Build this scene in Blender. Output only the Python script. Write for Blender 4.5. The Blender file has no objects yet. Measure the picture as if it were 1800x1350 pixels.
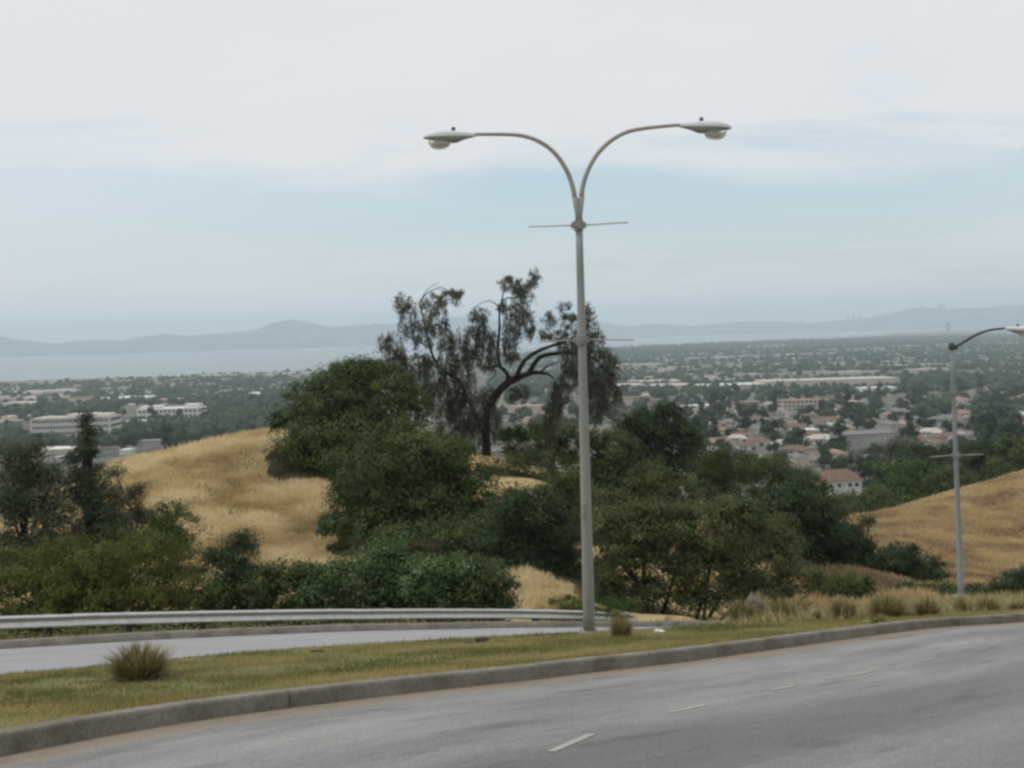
import bpy, math, random
import numpy as np
from mathutils import Vector, Matrix

rng = np.random.default_rng(7)
random.seed(7)
S = bpy.context.scene
COL = S.collection

# ------------------------------------------------------------------ camera, sky, sun, exposure
F_PX = 1800.0
PITCH, ROLL = math.atan(87 / 1800), math.radians(1.65)
_F = np.array([0, math.cos(PITCH), -math.sin(PITCH)])
_U0 = np.array([0, math.sin(PITCH), math.cos(PITCH)])
_R0 = np.array([1.0, 0, 0])
_R = math.cos(ROLL) * _R0 - math.sin(ROLL) * _U0
_U = math.sin(ROLL) * _R0 + math.cos(ROLL) * _U0
cam = bpy.data.cameras.new('camera')
cam.lens = 36.0
cam.sensor_width = 36.0
cam.clip_start = 0.1
cam.clip_end = 120000
camo = bpy.data.objects.new('camera', cam)
COL.objects.link(camo)
camo.matrix_world = Matrix(((_R[0], _U[0], -_F[0], 0), (_R[1], _U[1], -_F[1], 0), (_R[2], _U[2], -_F[2], 0), (0, 0, 0, 1)))
S.camera = camo

SUN_EL, SUN_AZ = math.radians(64), math.radians(-95)      # azimuth clockwise from the view direction (+Y)
sun = bpy.data.lights.new('sun', 'SUN')
sun.energy = 1.5
sun.angle = math.radians(14)
sun.color = (1.0, 0.955, 0.89)
suno = bpy.data.objects.new('sun', sun)
COL.objects.link(suno)
sdir = Vector((math.sin(SUN_AZ) * math.cos(SUN_EL), math.cos(SUN_AZ) * math.cos(SUN_EL), math.sin(SUN_EL)))
suno.rotation_euler = sdir.to_track_quat('Z', 'Y').to_euler()

S.view_settings.view_transform = 'Standard'
S.view_settings.look = 'None'
S.view_settings.exposure = 0.0
S.view_settings.gamma = 1.0
S.view_settings.use_curve_mapping = False
S.render.engine = 'CYCLES'
S.cycles.use_denoising = True
S.cycles.max_bounces = 6
S.cycles.diffuse_bounces = 3
S.cycles.glossy_bounces = 2
S.cycles.transmission_bounces = 4
S.cycles.transparent_max_bounces = 8
S.cycles.volume_bounces = 3
S.cycles.filter_width = 2.8

world = bpy.data.worlds.new('World')
S.world = world
world.use_nodes = True
nt = world.node_tree
nt.nodes.clear()


def N(tree, t, **kw):
    n = tree.nodes.new(t)
    for k, v in kw.items():
        if k in n.inputs.keys() if isinstance(k, str) else False:
            n.inputs[k].default_value = v
        else:
            setattr(n, k, v)
    return n


def math_node(tree, op, a, b=None, clamp=False):
    n = tree.nodes.new('ShaderNodeMath')
    n.operation = op
    n.use_clamp = clamp
    for i, v in enumerate((a, b)):
        if v is None:
            continue
        if isinstance(v, (int, float)):
            n.inputs[i].default_value = v
        else:
            tree.links.new(v, n.inputs[i])
    return n.outputs[0]


def smooth(tree, v, lo, hi, a=0.0, b=1.0):
    n = tree.nodes.new('ShaderNodeMapRange')
    n.interpolation_type = 'SMOOTHSTEP'
    tree.links.new(v, n.inputs['Value'])
    n.inputs['From Min'].default_value = lo
    n.inputs['From Max'].default_value = hi
    n.inputs['To Min'].default_value = a
    n.inputs['To Max'].default_value = b
    return n.outputs[0]


def mixc(tree, fac, a, b, mode='MIX'):
    n = tree.nodes.new('ShaderNodeMix')
    n.data_type = 'RGBA'
    n.blend_type = mode
    for sock, v in ((n.inputs[0], fac), (n.inputs[6], a), (n.inputs[7], b)):
        if isinstance(v, (int, float)):
            sock.default_value = v
        elif isinstance(v, (tuple, list)):
            sock.default_value = (*v, 1) if len(v) == 3 else v
        else:
            tree.links.new(v, sock)
    return n.outputs[2]


sky = nt.nodes.new('ShaderNodeTexSky')
sky.sky_type = 'NISHITA'
sky.sun_disc = False
sky.sun_elevation = SUN_EL
sky.sun_rotation = SUN_AZ
sky.air_density = 1.0
sky.dust_density = 2.0
tc = nt.nodes.new('ShaderNodeTexCoord')
sep = nt.nodes.new('ShaderNodeSeparateXYZ')
nt.links.new(tc.outputs['Generated'], sep.inputs[0])
zc = math_node(nt, 'MAXIMUM', sep.outputs[2], 0.0)
den = math_node(nt, 'ADD', zc, 0.10)
cx = math_node(nt, 'DIVIDE', sep.outputs[0], den)
cy = math_node(nt, 'DIVIDE', sep.outputs[1], den)
cmb = nt.nodes.new('ShaderNodeCombineXYZ')
nt.links.new(cx, cmb.inputs[0])
nt.links.new(cy, cmb.inputs[1])
mp = nt.nodes.new('ShaderNodeMapping')
nt.links.new(cmb.outputs[0], mp.inputs[0])
mp.inputs['Rotation'].default_value = (0, 0, 0.35)
mp.inputs['Scale'].default_value = (0.5, 0.8, 1)
n1 = N(nt, 'ShaderNodeTexNoise', Scale=1.3, Detail=7.0, Roughness=0.6, Distortion=0.5)
nt.links.new(mp.outputs[0], n1.inputs['Vector'])
n2 = N(nt, 'ShaderNodeTexNoise', Scale=0.45, Detail=3.0, Roughness=0.5)
nt.links.new(mp.outputs[0], n2.inputs['Vector'])
cov = math_node(nt, 'ADD', math_node(nt, 'MULTIPLY', n1.outputs['Fac'], 0.55), math_node(nt, 'MULTIPLY', n2.outputs['Fac'], 0.45))
# thin blue opening in the high cloud, a long band low over the bay that climbs to the right
az = math_node(nt, 'ARCTAN2', sep.outputs[0], sep.outputs[1])
el = math_node(nt, 'ARCSINE', sep.outputs[2])
wob = math_node(nt, 'MULTIPLY', math_node(nt, 'SUBTRACT', n1.outputs['Fac'], 0.5), 0.19)
gl = math_node(nt, 'SUBTRACT', math_node(nt, 'ADD', el, wob), math_node(nt, 'ADD', math_node(nt, 'MULTIPLY', az, -0.02), 0.118))
band = smooth(nt, math_node(nt, 'ABSOLUTE', gl), 0.01, 0.085, 1.0, 0.0)
azf = smooth(nt, math_node(nt, 'ABSOLUTE', math_node(nt, 'SUBTRACT', az, 0.16)), 0.15, 0.75, 1.0, 0.35)
gap = math_node(nt, 'MULTIPLY', band, azf)
cover = smooth(nt, cov, 0.28, 0.50)
cover2 = math_node(nt, 'SUBTRACT', math_node(nt, 'ADD', math_node(nt, 'MULTIPLY', cover, 0.25), 0.73), math_node(nt, 'MULTIPLY', gap, 0.62), clamp=True)
shade = smooth(nt, n1.outputs['Fac'], 0.3, 0.75)
ccol = mixc(nt, shade, (5.95, 6.08, 6.25), (6.3, 6.32, 6.36))
skyc = mixc(nt, 1.0, sky.outputs[0], (1.12, 1.24, 1.18), 'MULTIPLY')
col = mixc(nt, cover2, skyc, ccol)
bg = nt.nodes.new('ShaderNodeBackground')
bg.inputs['Strength'].default_value = 0.135
nt.links.new(col, bg.inputs[0])
wo = nt.nodes.new('ShaderNodeOutputWorld')
nt.links.new(bg.outputs[0], wo.inputs[0])


# ------------------------------------------------------------------ helpers
def ray(px, py):
    d = _F + _R * (px - 900) / F_PX + _U * (675 - py) / F_PX
    return d / d[1]


def pt(px, py, y):
    return ray(px, py) * y


PL = (-1.096, 0.00758, -0.24108)           # the plane of the near carriageway and median


def plane_z(x, y):
    return PL[0] + PL[1] * x + PL[2] * y


def on(px, py, dz=0.0):
    d = ray(px, py)
    return d * ((PL[0] + dz) / (d[2] - PL[1] * d[0] - PL[2]))


NV = np.array([-0.61, 0.7924])             # across the road, away from the camera
UV_ = np.array([0.7924, 0.61])             # along the road
T0 = 9.95


def on_t(px, py, t):                        # ray met with the upright sheet t metres beyond the near kerb
    d = ray(px, py)
    return d * ((T0 + t) / (NV @ d[:2]))


def tag(o, label=None, cat=None, group=None, kind=None):
    if label:
        o['label'] = label
    if cat:
        o['category'] = cat
    if group:
        o['group'] = group
    if kind:
        o['kind'] = kind
    return o


def empty(name, loc, rz=0.0):
    o = bpy.data.objects.new(name, None)
    o.empty_display_size = 0.2
    COL.objects.link(o)
    o.location = loc
    o.rotation_euler = (0, 0, rz)
    return o


def mesh_np(name, verts, faces, mat=None, tint=None, smooth_=False, uv=None):
    """verts (n,3); faces (m,k) array of one polygon size"""
    me = bpy.data.meshes.new(name)
    verts = np.asarray(verts, np.float32)
    faces = np.asarray(faces, np.int32)
    k = faces.shape[1]
    me.vertices.add(len(verts))
    me.vertices.foreach_set('co', verts.ravel())
    me.loops.add(faces.size)
    me.loops.foreach_set('vertex_index', faces.ravel())
    me.polygons.add(len(faces))
    me.polygons.foreach_set('loop_start', np.arange(0, faces.size, k, dtype=np.int32))
    me.polygons.foreach_set('loop_total', np.full(len(faces), k, np.int32))
    if smooth_:
        me.polygons.foreach_set('use_smooth', np.ones(len(faces), bool))
    if tint is not None:
        a = me.attributes.new('tint', 'FLOAT', 'POINT')
        a.data.foreach_set('value', np.asarray(tint, np.float32))
    if uv is not None:
        l = me.uv_layers.new(name='uv')
        l.data.foreach_set('uv', np.asarray(uv, np.float32)[faces.ravel()].ravel())
    me.update()
    me.validate()
    if mat:
        me.materials.append(mat)
    return me


def link(name, me, parent=None):
    o = bpy.data.objects.new(name, me)
    COL.objects.link(o)
    if parent is not None:
        o.parent = parent
    return o


class MB:
    """collects mixed polygons"""

    def __init__(s):
        s.v, s.f, s.sm = [], [], []

    def add(s, verts, faces, sm=False):
        b = len(s.v)
        s.v += [tuple(float(c) for c in q) for q in verts]
        s.f += [tuple(b + i for i in f) for f in faces]
        s.sm += [sm] * len(faces)
        return s

    def box(s, c, size, rz=0.0):
        cx, cy, cz = c
        sx, sy, sz = (q / 2 for q in size)
        ca, sa = math.cos(rz), math.sin(rz)
        vs = []
        for z in (-sz, sz):
            for x, y in ((-sx, -sy), (sx, -sy), (sx, sy), (-sx, sy)):
                vs.append((cx + x * ca - y * sa, cy + x * sa + y * ca, cz + z))
        return s.add(vs, [(3, 2, 1, 0), (4, 5, 6, 7), (0, 1, 5, 4), (1, 2, 6, 5), (2, 3, 7, 6), (3, 0, 4, 7)])

    def tube(s, path, radii, n=8, caps=True):
        path = [Vector(p) for p in path]
        if isinstance(radii, (int, float)):
            radii = [radii] * len(path)
        vs, fs = [], []
        up = Vector((0.31, 0.22, 0.93)).normalized()
        for i, p in enumerate(path):
            t = (path[min(i + 1, len(path) - 1)] - path[max(i - 1, 0)]).normalized()
            a = t.cross(up)
            if a.length < 0.05:
                a = t.cross(Vector((1, 0, 0)))
            a.normalize()
            b = t.cross(a)
            for k in range(n):
                th = 2 * math.pi * k / n
                vs.append(p + (a * math.cos(th) + b * math.sin(th)) * radii[i])
        for i in range(len(path) - 1):
            for k in range(n):
                k2 = (k + 1) % n
                fs.append((i * n + k, i * n + k2, (i + 1) * n + k2, (i + 1) * n + k))
        s.add(vs, fs, True)
        if caps:
            b = len(s.v) - len(vs)
            s.f.append(tuple(b + k for k in range(n))[::-1])
            s.f.append(tuple(b + (len(path) - 1) * n + k for k in range(n)))
            s.sm += [False, False]
        return s

    def lathe(s, prof, c=(0, 0, 0), n=16, sx=1.0, sy=1.0):
        vs, fs = [], []
        for r, z in prof:
            for k in range(n):
                th = 2 * math.pi * k / n
                vs.append((c[0] + r * sx * math.cos(th), c[1] + r * sy * math.sin(th), c[2] + z))
        for i in range(len(prof) - 1):
            for k in range(n):
                k2 = (k + 1) % n
                fs.append((i * n + k, i * n + k2, (i + 1) * n + k2, (i + 1) * n + k))
        return s.add(vs, fs, True)

    def mesh(s, name, mat):
        me = bpy.data.meshes.new(name)
        me.from_pydata(s.v, [], s.f)
        me.polygons.foreach_set('use_smooth', s.sm)
        me.update()
        if mat:
            me.materials.append(mat)
        return me

    def build(s, name, mat, parent=None):
        return link(name, s.mesh(name, mat), parent)


def interp_path(pts, step):
    """resample a polyline with Catmull-Rom smoothing"""
    P = [np.asarray(p, float) for p in pts]
    P = [2 * P[0] - P[1]] + P + [2 * P[-1] - P[-2]]
    out = []
    for i in range(1, len(P) - 2):
        L = np.linalg.norm(P[i + 1] - P[i])
        k = max(1, int(round(L / step)))
        for j in range(k):
            t = j / k
            a, b, c, d = P[i - 1:i + 3]
            out.append(0.5 * (2 * b + (c - a) * t + (2 * a - 5 * b + 4 * c - d) * t * t + (3 * b - a - 3 * c + d) * t ** 3))
    out.append(P[-2])
    return np.array(out)


# value noise in numpy
_perm = rng.random((256, 256))


def vnoise(x, y):
    xi, yi = np.floor(x).astype(int), np.floor(y).astype(int)
    fx, fy = x - xi, y - yi
    fx, fy = fx * fx * (3 - 2 * fx), fy * fy * (3 - 2 * fy)
    g = lambda i, j: _perm[i % 256, j % 256]
    return (g(xi, yi) * (1 - fx) + g(xi + 1, yi) * fx) * (1 - fy) + (g(xi, yi + 1) * (1 - fx) + g(xi + 1, yi + 1) * fx) * fy


def fbm(x, y, o=4):
    s, a, n = 0, 0.5, 0
    for k in range(o):
        s = s + a * vnoise(x * 2 ** k + 17.3 * k, y * 2 ** k + 9.1 * k)
        n += a
        a *= 0.5
    return s / n


# ------------------------------------------------------------------ materials
def new_mat(name):
    m = bpy.data.materials.new(name)
    m.use_nodes = True
    t = m.node_tree
    p = t.nodes['Principled BSDF']
    return m, t, p


def noisy(name, cols, scale=1.0, detail=6, rough=0.9, bump=0.0, bscale=None, spec=0.2, stretch=(1, 1, 1), metal=0.0, ramp=(0.3, 0.7), fine=None):
    m, t, p = new_mat(name)
    g = t.nodes.new('ShaderNodeNewGeometry')
    mpn = t.nodes.new('ShaderNodeMapping')
    mpn.inputs['Scale'].default_value = stretch
    t.links.new(g.outputs['Position'], mpn.inputs[0])
    n = N(t, 'ShaderNodeTexNoise', Scale=scale, Detail=float(detail), Roughness=0.62)
    t.links.new(mpn.outputs[0], n.inputs['Vector'])
    r = t.nodes.new('ShaderNodeValToRGB')
    e = r.color_ramp.elements
    k = len(cols)
    for i, c in enumerate(cols):
        pos = ramp[0] + (ramp[1] - ramp[0]) * i / max(1, k - 1)
        if i < 2:
            e[i].position, e[i].color = pos, (*c, 1)
        else:
            q = e.new(pos)
            q.color = (*c, 1)
    t.links.new(n.outputs['Fac'], r.inputs[0])
    out = r.outputs[0]
    if fine:
        n3 = N(t, 'ShaderNodeTexNoise', Scale=fine[0], Detail=3.0, Roughness=0.7)
        t.links.new(g.outputs['Position'], n3.inputs['Vector'])
        f = smooth(t, n3.outputs['Fac'], 0.3, 0.7, 1 - fine[1], 1 + fine[1])
        cb = t.nodes.new('ShaderNodeCombineColor')
        for i in range(3):
            t.links.new(f, cb.inputs[i])
        out = mixc(t, 1.0, out, cb.outputs[0], 'MULTIPLY')
    t.links.new(out, p.inputs['Base Color'])
    p.inputs['Roughness'].default_value = rough
    p.inputs['Specular IOR Level'].default_value = spec
    p.inputs['Metallic'].default_value = metal
    if bump:
        n2 = N(t, 'ShaderNodeTexNoise', Scale=bscale or scale * 4, Detail=4.0)
        t.links.new(g.outputs['Position'], n2.inputs['Vector'])
        b = t.nodes.new('ShaderNodeBump')
        b.inputs['Strength'].default_value = 1.0
        b.inputs['Distance'].default_value = bump
        t.links.new(n2.outputs['Fac'], b.inputs['Height'])
        t.links.new(b.outputs[0], p.inputs['Normal'])
    return m


def foliage(name, dark, mid, light, trans=0.25):
    m, t, p = new_mat(name)
    a = t.nodes.new('ShaderNodeAttribute')
    a.attribute_name = 'tint'
    r = t.nodes.new('ShaderNodeValToRGB')
    e = r.color_ramp.elements
    e[0].position, e[0].color = 0.0, (*dark, 1)
    e[1].position, e[1].color = 1.0, (*light, 1)
    q = e.new(0.5)
    q.color = (*mid, 1)
    t.links.new(a.outputs['Fac'], r.inputs[0])
    t.links.new(r.outputs[0], p.inputs['Base Color'])
    p.inputs['Roughness'].default_value = 0.6
    p.inputs['Specular IOR Level'].default_value = 0.12
    tr = t.nodes.new('ShaderNodeBsdfTranslucent')
    t.links.new(r.outputs[0], tr.inputs[0])
    mx = t.nodes.new('ShaderNodeMixShader')
    mx.inputs[0].default_value = trans
    t.links.new(p.outputs[0], mx.inputs[1])
    t.links.new(tr.outputs[0], mx.inputs[2])
    o = t.nodes['Material Output']
    t.links.new(mx.outputs[0], o.inputs[0])
    return m


M = {}
M['bark'] = noisy('bark', [(0.03, 0.026, 0.022), (0.08, 0.068, 0.055)], 6, stretch=(1, 1, 0.2), bump=0.02)
M['bark_dark'] = noisy('dark bark', [(0.016, 0.014, 0.013), (0.04, 0.034, 0.03)], 5, stretch=(1, 1, 0.2), bump=0.02)
M['galv'] = noisy('galvanised steel', [(0.48, 0.49, 0.48), (0.64, 0.645, 0.63)], 5, rough=0.42, metal=0.75, spec=0.4, fine=(40, 0.08))
M['pole'] = noisy('weathered grey pole', [(0.235, 0.235, 0.225), (0.33, 0.33, 0.318)], 3, rough=0.7, spec=0.3, stretch=(1, 1, 0.3), fine=(30, 0.06))
M['pole_blue'] = noisy('blue grey pole', [(0.20, 0.215, 0.225), (0.28, 0.295, 0.305)], 3, rough=0.7, spec=0.3, stretch=(1, 1, 0.3))
M['arm'] = noisy('tan grey arm', [(0.30, 0.28, 0.245), (0.38, 0.355, 0.31)], 3, rough=0.6, spec=0.3)
M['lamp'] = noisy('pale lamp housing', [(0.52, 0.56, 0.55), (0.62, 0.65, 0.64)], 4, rough=0.5, spec=0.4)
M['lamp_under'] = noisy('lamp underside', [(0.26, 0.27, 0.26), (0.33, 0.34, 0.32)], 4, rough=0.6)
M['dark_metal'] = noisy('dark metal', [(0.05, 0.05, 0.05), (0.09, 0.09, 0.088)], 8, rough=0.6)
M['rod'] = noisy('banner rod', [(0.38, 0.37, 0.31), (0.48, 0.46, 0.39)], 6, rough=0.5)
M['post'] = noisy('weathered timber post', [(0.045, 0.037, 0.03), (0.10, 0.085, 0.07)], 8, stretch=(1, 1, 0.2))
M['mark'] = noisy('black stencil paint', [(0.06, 0.06, 0.06), (0.14, 0.14, 0.135)], 30)
M['paint'] = noisy('worn white paint', [(0.29, 0.28, 0.255), (0.37, 0.36, 0.33)], 9, rough=0.8, ramp=(0.3, 0.6))
M['scrap'] = noisy('white litter', [(0.6, 0.6, 0.58), (0.8, 0.8, 0.78)], 20)
M['clod'] = noisy('dark earth', [(0.03, 0.02, 0.015), (0.09, 0.06, 0.045)], 12)

gm, gt, gp = new_mat('clear lamp glass')
gp.inputs['Base Color'].default_value = (0.86, 0.86, 0.82, 1)
gp.inputs['Roughness'].default_value = 0.12
gp.inputs['Transmission Weight'].default_value = 0.75
gp.inputs['IOR'].default_value = 1.3
M['glass'] = gm

M['golden'] = None  # made below


def ground_mat(name):
    """dry grass hill: straw, ochre and worn brown, greyer soil in streaks; attribute 'tint' says how brown the grass is there"""
    m, t, p = new_mat(name)
    g = t.nodes.new('ShaderNodeNewGeometry')
    n = N(t, 'ShaderNodeTexNoise', Scale=0.55, Detail=8.0, Roughness=0.7)
    t.links.new(g.outputs['Position'], n.inputs['Vector'])
    mp2 = t.nodes.new('ShaderNodeMapping')
    mp2.inputs['Scale'].default_value = (1.2, 3.0, 3.0)
    mp2.inputs['Rotation'].default_value = (0, 0, 0.5)
    t.links.new(g.outputs['Position'], mp2.inputs[0])
    nf = N(t, 'ShaderNodeTexNoise', Scale=1.6, Detail=6.0, Roughness=0.7)
    t.links.new(mp2.outputs[0], nf.inputs['Vector'])
    a = t.nodes.new('ShaderNodeAttribute')
    a.attribute_name = 'tint'
    gold = mixc(t, smooth(t, n.outputs['Fac'], 0.3, 0.7), (0.42, 0.30, 0.14), (0.62, 0.49, 0.26))
    brown = mixc(t, smooth(t, n.outputs['Fac'], 0.3, 0.7), (0.20, 0.135, 0.085), (0.44, 0.31, 0.155))
    c = mixc(t, a.outputs['Fac'], gold, brown)
    c = mixc(t, smooth(t, nf.outputs['Fac'], 0.45, 0.72, 0.0, 0.34), c, (0.29, 0.205, 0.105))
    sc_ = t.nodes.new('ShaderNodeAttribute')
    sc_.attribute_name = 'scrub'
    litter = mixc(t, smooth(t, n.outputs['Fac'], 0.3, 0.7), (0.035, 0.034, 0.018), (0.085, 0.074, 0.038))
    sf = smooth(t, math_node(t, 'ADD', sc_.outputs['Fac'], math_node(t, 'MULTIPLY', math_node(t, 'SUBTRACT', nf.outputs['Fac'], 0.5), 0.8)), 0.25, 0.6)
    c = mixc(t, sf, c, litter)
    t.links.new(c, p.inputs['Base Color'])
    p.inputs['Roughness'].default_value = 0.95
    p.inputs['Specular IOR Level'].default_value = 0.1
    b = t.nodes.new('ShaderNodeBump')
    b.inputs['Distance'].default_value = 0.25
    t.links.new(nf.outputs['Fac'], b.inputs['Height'])
    t.links.new(b.outputs[0], p.inputs['Normal'])
    return m


M['golden'] = ground_mat('dry golden hill')
M['plain'] = noisy('suburban plain', [(0.035, 0.045, 0.028), (0.07, 0.072, 0.05), (0.22, 0.205, 0.17), (0.05, 0.06, 0.038)], 0.03, detail=9, ramp=(0.36, 0.68), stretch=(1, 1, 1))
M['farhill'] = noisy('far hills', [(0.03, 0.04, 0.035), (0.08, 0.085, 0.065), (0.26, 0.23, 0.17)], 0.0022, detail=9, ramp=(0.35, 0.7))

# asphalt with lane wear, UV = (along, across) metres


def road_mat(name, base0, base1, gutter=None, dark_from=None):
    m, t, p = new_mat(name)
    g = t.nodes.new('ShaderNodeNewGeometry')
    uvn = t.nodes.new('ShaderNodeUVMap')
    uvn.uv_map = 'uv'
    sp = t.nodes.new('ShaderNodeSeparateXYZ')
    t.links.new(uvn.outputs[0], sp.inputs[0])
    mp2 = t.nodes.new('ShaderNodeMapping')
    mp2.inputs['Scale'].default_value = (0.22, 1.0, 1.0)
    t.links.new(uvn.outputs[0], mp2.inputs[0])
    n = N(t, 'ShaderNodeTexNoise', Scale=0.9, Detail=7.0, Roughness=0.65)
    t.links.new(mp2.outputs[0], n.inputs['Vector'])
    c = mixc(t, smooth(t, n.outputs['Fac'], 0.3, 0.7), base0, base1)
    v = sp.outputs[1]
    if dark_from is not None:
        wv = math_node(t, 'ADD', v, math_node(t, 'MULTIPLY', math_node(t, 'SUBTRACT', n.outputs['Fac'], 0.5), 0.8))
        dk = math_node(t, 'SUBTRACT', smooth(t, wv, dark_from - 0.3, dark_from + 0.3, 0.0, 0.6), smooth(t, wv, dark_from + 0.8, dark_from + 2.2, 0.0, 0.36))
        c = mixc(t, dk, c, tuple(q * 0.72 for q in base0))
        # tyre tracks: two darker bands in the lane
        for tv in (dark_from + 1.1, dark_from + 2.6):
            bnd = smooth(t, math_node(t, 'ABSOLUTE', math_node(t, 'SUBTRACT', wv, tv)), 0.1, 0.5, 0.25, 0.0)
            c = mixc(t, bnd, c, tuple(q * 0.6 for q in base0))
    if gutter:
        wv2 = math_node(t, 'ADD', v, math_node(t, 'MULTIPLY', math_node(t, 'SUBTRACT', n.outputs['Fac'], 0.5), 0.5))
        c = mixc(t, smooth(t, wv2, 0.26, 0.74, 0.92, 0.0), c, gutter)
    st_ = N(t, 'ShaderNodeTexNoise', Scale=2.6, Detail=5.0, Roughness=0.7)
    t.links.new(mp2.outputs[0], st_.inputs['Vector'])
    c = mixc(t, smooth(t, st_.outputs['Fac'], 0.52, 0.70, 0.0, 0.6), c, tuple(q * 0.48 for q in base0))
    # seams and cracks
    vo = N(t, 'ShaderNodeTexVoronoi', Scale=0.55, feature='DISTANCE_TO_EDGE')
    nd = N(t, 'ShaderNodeTexNoise', Scale=2.0, Detail=4.0)
    t.links.new(uvn.outputs[0], nd.inputs['Vector'])
    off = mixc(t, 0.35, uvn.outputs[0], nd.outputs['Color'])
    t.links.new(off, vo.inputs['Vector'])
    c = mixc(t, smooth(t, vo.outputs['Distance'], 0.0, 0.012, 0.10, 0.0), c, (0.04, 0.04, 0.04))
    f = N(t, 'ShaderNodeTexNoise', Scale=55.0, Detail=3.0, Roughness=0.8)
    t.links.new(g.outputs['Position'], f.inputs['Vector'])
    ff = smooth(t, f.outputs['Fac'], 0.3, 0.7, 0.66, 1.3)
    cb = t.nodes.new('ShaderNodeCombineColor')
    for i in range(3):
        t.links.new(ff, cb.inputs[i])
    c = mixc(t, 1.0, c, cb.outputs[0], 'MULTIPLY')
    t.links.new(c, p.inputs['Base Color'])
    p.inputs['Roughness'].default_value = 0.85
    p.inputs['Specular IOR Level'].default_value = 0.3
    b = t.nodes.new('ShaderNodeBump')
    b.inputs['Distance'].default_value = 0.006
    t.links.new(f.outputs['Fac'], b.inputs['Height'])
    t.links.new(b.outputs[0], p.inputs['Normal'])
    return m


M['asphalt'] = road_mat('worn grey asphalt', (0.175, 0.174, 0.172), (0.30, 0.298, 0.292), (0.235, 0.195, 0.14), dark_from=3.55)
M['asphalt2'] = road_mat('far carriageway asphalt', (0.28, 0.28, 0.285), (0.35, 0.35, 0.355))
M['kerb'] = noisy('stained concrete', [(0.125, 0.112, 0.09), (0.20, 0.185, 0.155), (0.26, 0.24, 0.205)], 2.2, detail=8, bump=0.01, bscale=25, fine=(30, 0.15))
M['verge'] = noisy('dusty verge', [(0.10, 0.08, 0.042), (0.19, 0.155, 0.085), (0.09, 0.09, 0.04)], 1.5, detail=7, bump=0.05)
M['turf'] = noisy('rough turf', [(0.085, 0.095, 0.028), (0.18, 0.15, 0.06), (0.115, 0.13, 0.036), (0.235, 0.19, 0.09)], 0.9, detail=8, bump=0.05, ramp=(0.3, 0.7))

M['grass'] = foliage('short turf grass', (0.095, 0.11, 0.028), (0.17, 0.165, 0.05), (0.33, 0.27, 0.115), 0.35)
M['straw'] = foliage('dry straw', (0.42, 0.3132, 0.1552), (0.63, 0.5076, 0.2818), (0.777, 0.6696, 0.4255), 0.4)
M['straw_brown'] = foliage('brown straw', (0.19, 0.1339, 0.0864), (0.36, 0.2678, 0.1458), (0.56, 0.4326, 0.2268), 0.4)
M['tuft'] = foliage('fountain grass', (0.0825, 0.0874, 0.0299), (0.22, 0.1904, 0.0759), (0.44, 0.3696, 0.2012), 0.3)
M['oak'] = foliage('oak leaves', (0.0419, 0.0651, 0.0234), (0.0768, 0.1116, 0.0352), (0.1099, 0.1364, 0.0477))
M['dark_leaf'] = foliage('dark leaves', (0.0261, 0.0458, 0.023), (0.0478, 0.0751, 0.0328), (0.0695, 0.0992, 0.0415))
M['olive_leaf'] = foliage('olive leaves', (0.0526, 0.0688, 0.0243), (0.0931, 0.1111, 0.04), (0.1309, 0.1399, 0.0572))
M['yellow_leaf'] = foliage('yellow green leaves', (0.0572, 0.0725, 0.0205), (0.1019, 0.1186, 0.0267), (0.152, 0.1607, 0.0371))
M['bright_leaf'] = foliage('bright leaves', (0.0391, 0.0715, 0.0145), (0.0712, 0.1165, 0.0256), (0.1073, 0.1574, 0.0434))
M['euc'] = foliage('eucalyptus leaves', (0.0434, 0.05, 0.0355), (0.0988, 0.1043, 0.0709), (0.2173, 0.2192, 0.1586))
M['euc_dark'] = foliage('dark eucalyptus leaves', (0.0299, 0.0438, 0.0264), (0.0711, 0.0919, 0.0528), (0.159, 0.175, 0.1056))
M['pale_leaf'] = foliage('pale flowering leaves', (0.0432, 0.0828, 0.0255), (0.0679, 0.1156, 0.038), (0.2569, 0.3216, 0.1793))
M['city_leaf'] = foliage('suburban tree leaves', (0.0246, 0.0425, 0.0225), (0.0481, 0.0749, 0.037), (0.0838, 0.1148, 0.0529))

M['wall_white'] = noisy('white render', [(0.6, 0.59, 0.56), (0.7, 0.69, 0.66)], 0.2)
M['wall_cream'] = noisy('cream render', [(0.5, 0.44, 0.36), (0.6, 0.53, 0.44)], 0.2)
M['wall_grey'] = noisy('grey render', [(0.33, 0.32, 0.30), (0.42, 0.41, 0.39)], 0.2)
M['roof_brown'] = noisy('brown shingle roof', [(0.13, 0.085, 0.06), (0.22, 0.15, 0.11)], 0.8)
M['roof_red'] = noisy('terracotta roof', [(0.25, 0.165, 0.13), (0.34, 0.245, 0.2)], 0.5)
M['roof_grey'] = noisy('grey shingle roof', [(0.14, 0.135, 0.135), (0.24, 0.235, 0.23)], 0.6)
M['roof_pale'] = noisy('pale roof', [(0.38, 0.35, 0.31), (0.52, 0.49, 0.44)], 0.4)
M['roof_white'] = noisy('white roof', [(0.6, 0.6, 0.58), (0.7, 0.7, 0.68)], 0.2)
M['window'] = noisy('dark window glass', [(0.04, 0.05, 0.06), (0.09, 0.10, 0.115)], 0.3, rough=0.15, spec=0.6)
M['office'] = noisy('pale concrete facade', [(0.58, 0.55, 0.5), (0.66, 0.63, 0.58)], 0.1)
M['tower'] = noisy('far tower facade', [(0.2, 0.2, 0.21), (0.3, 0.3, 0.31)], 0.05)

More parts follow.
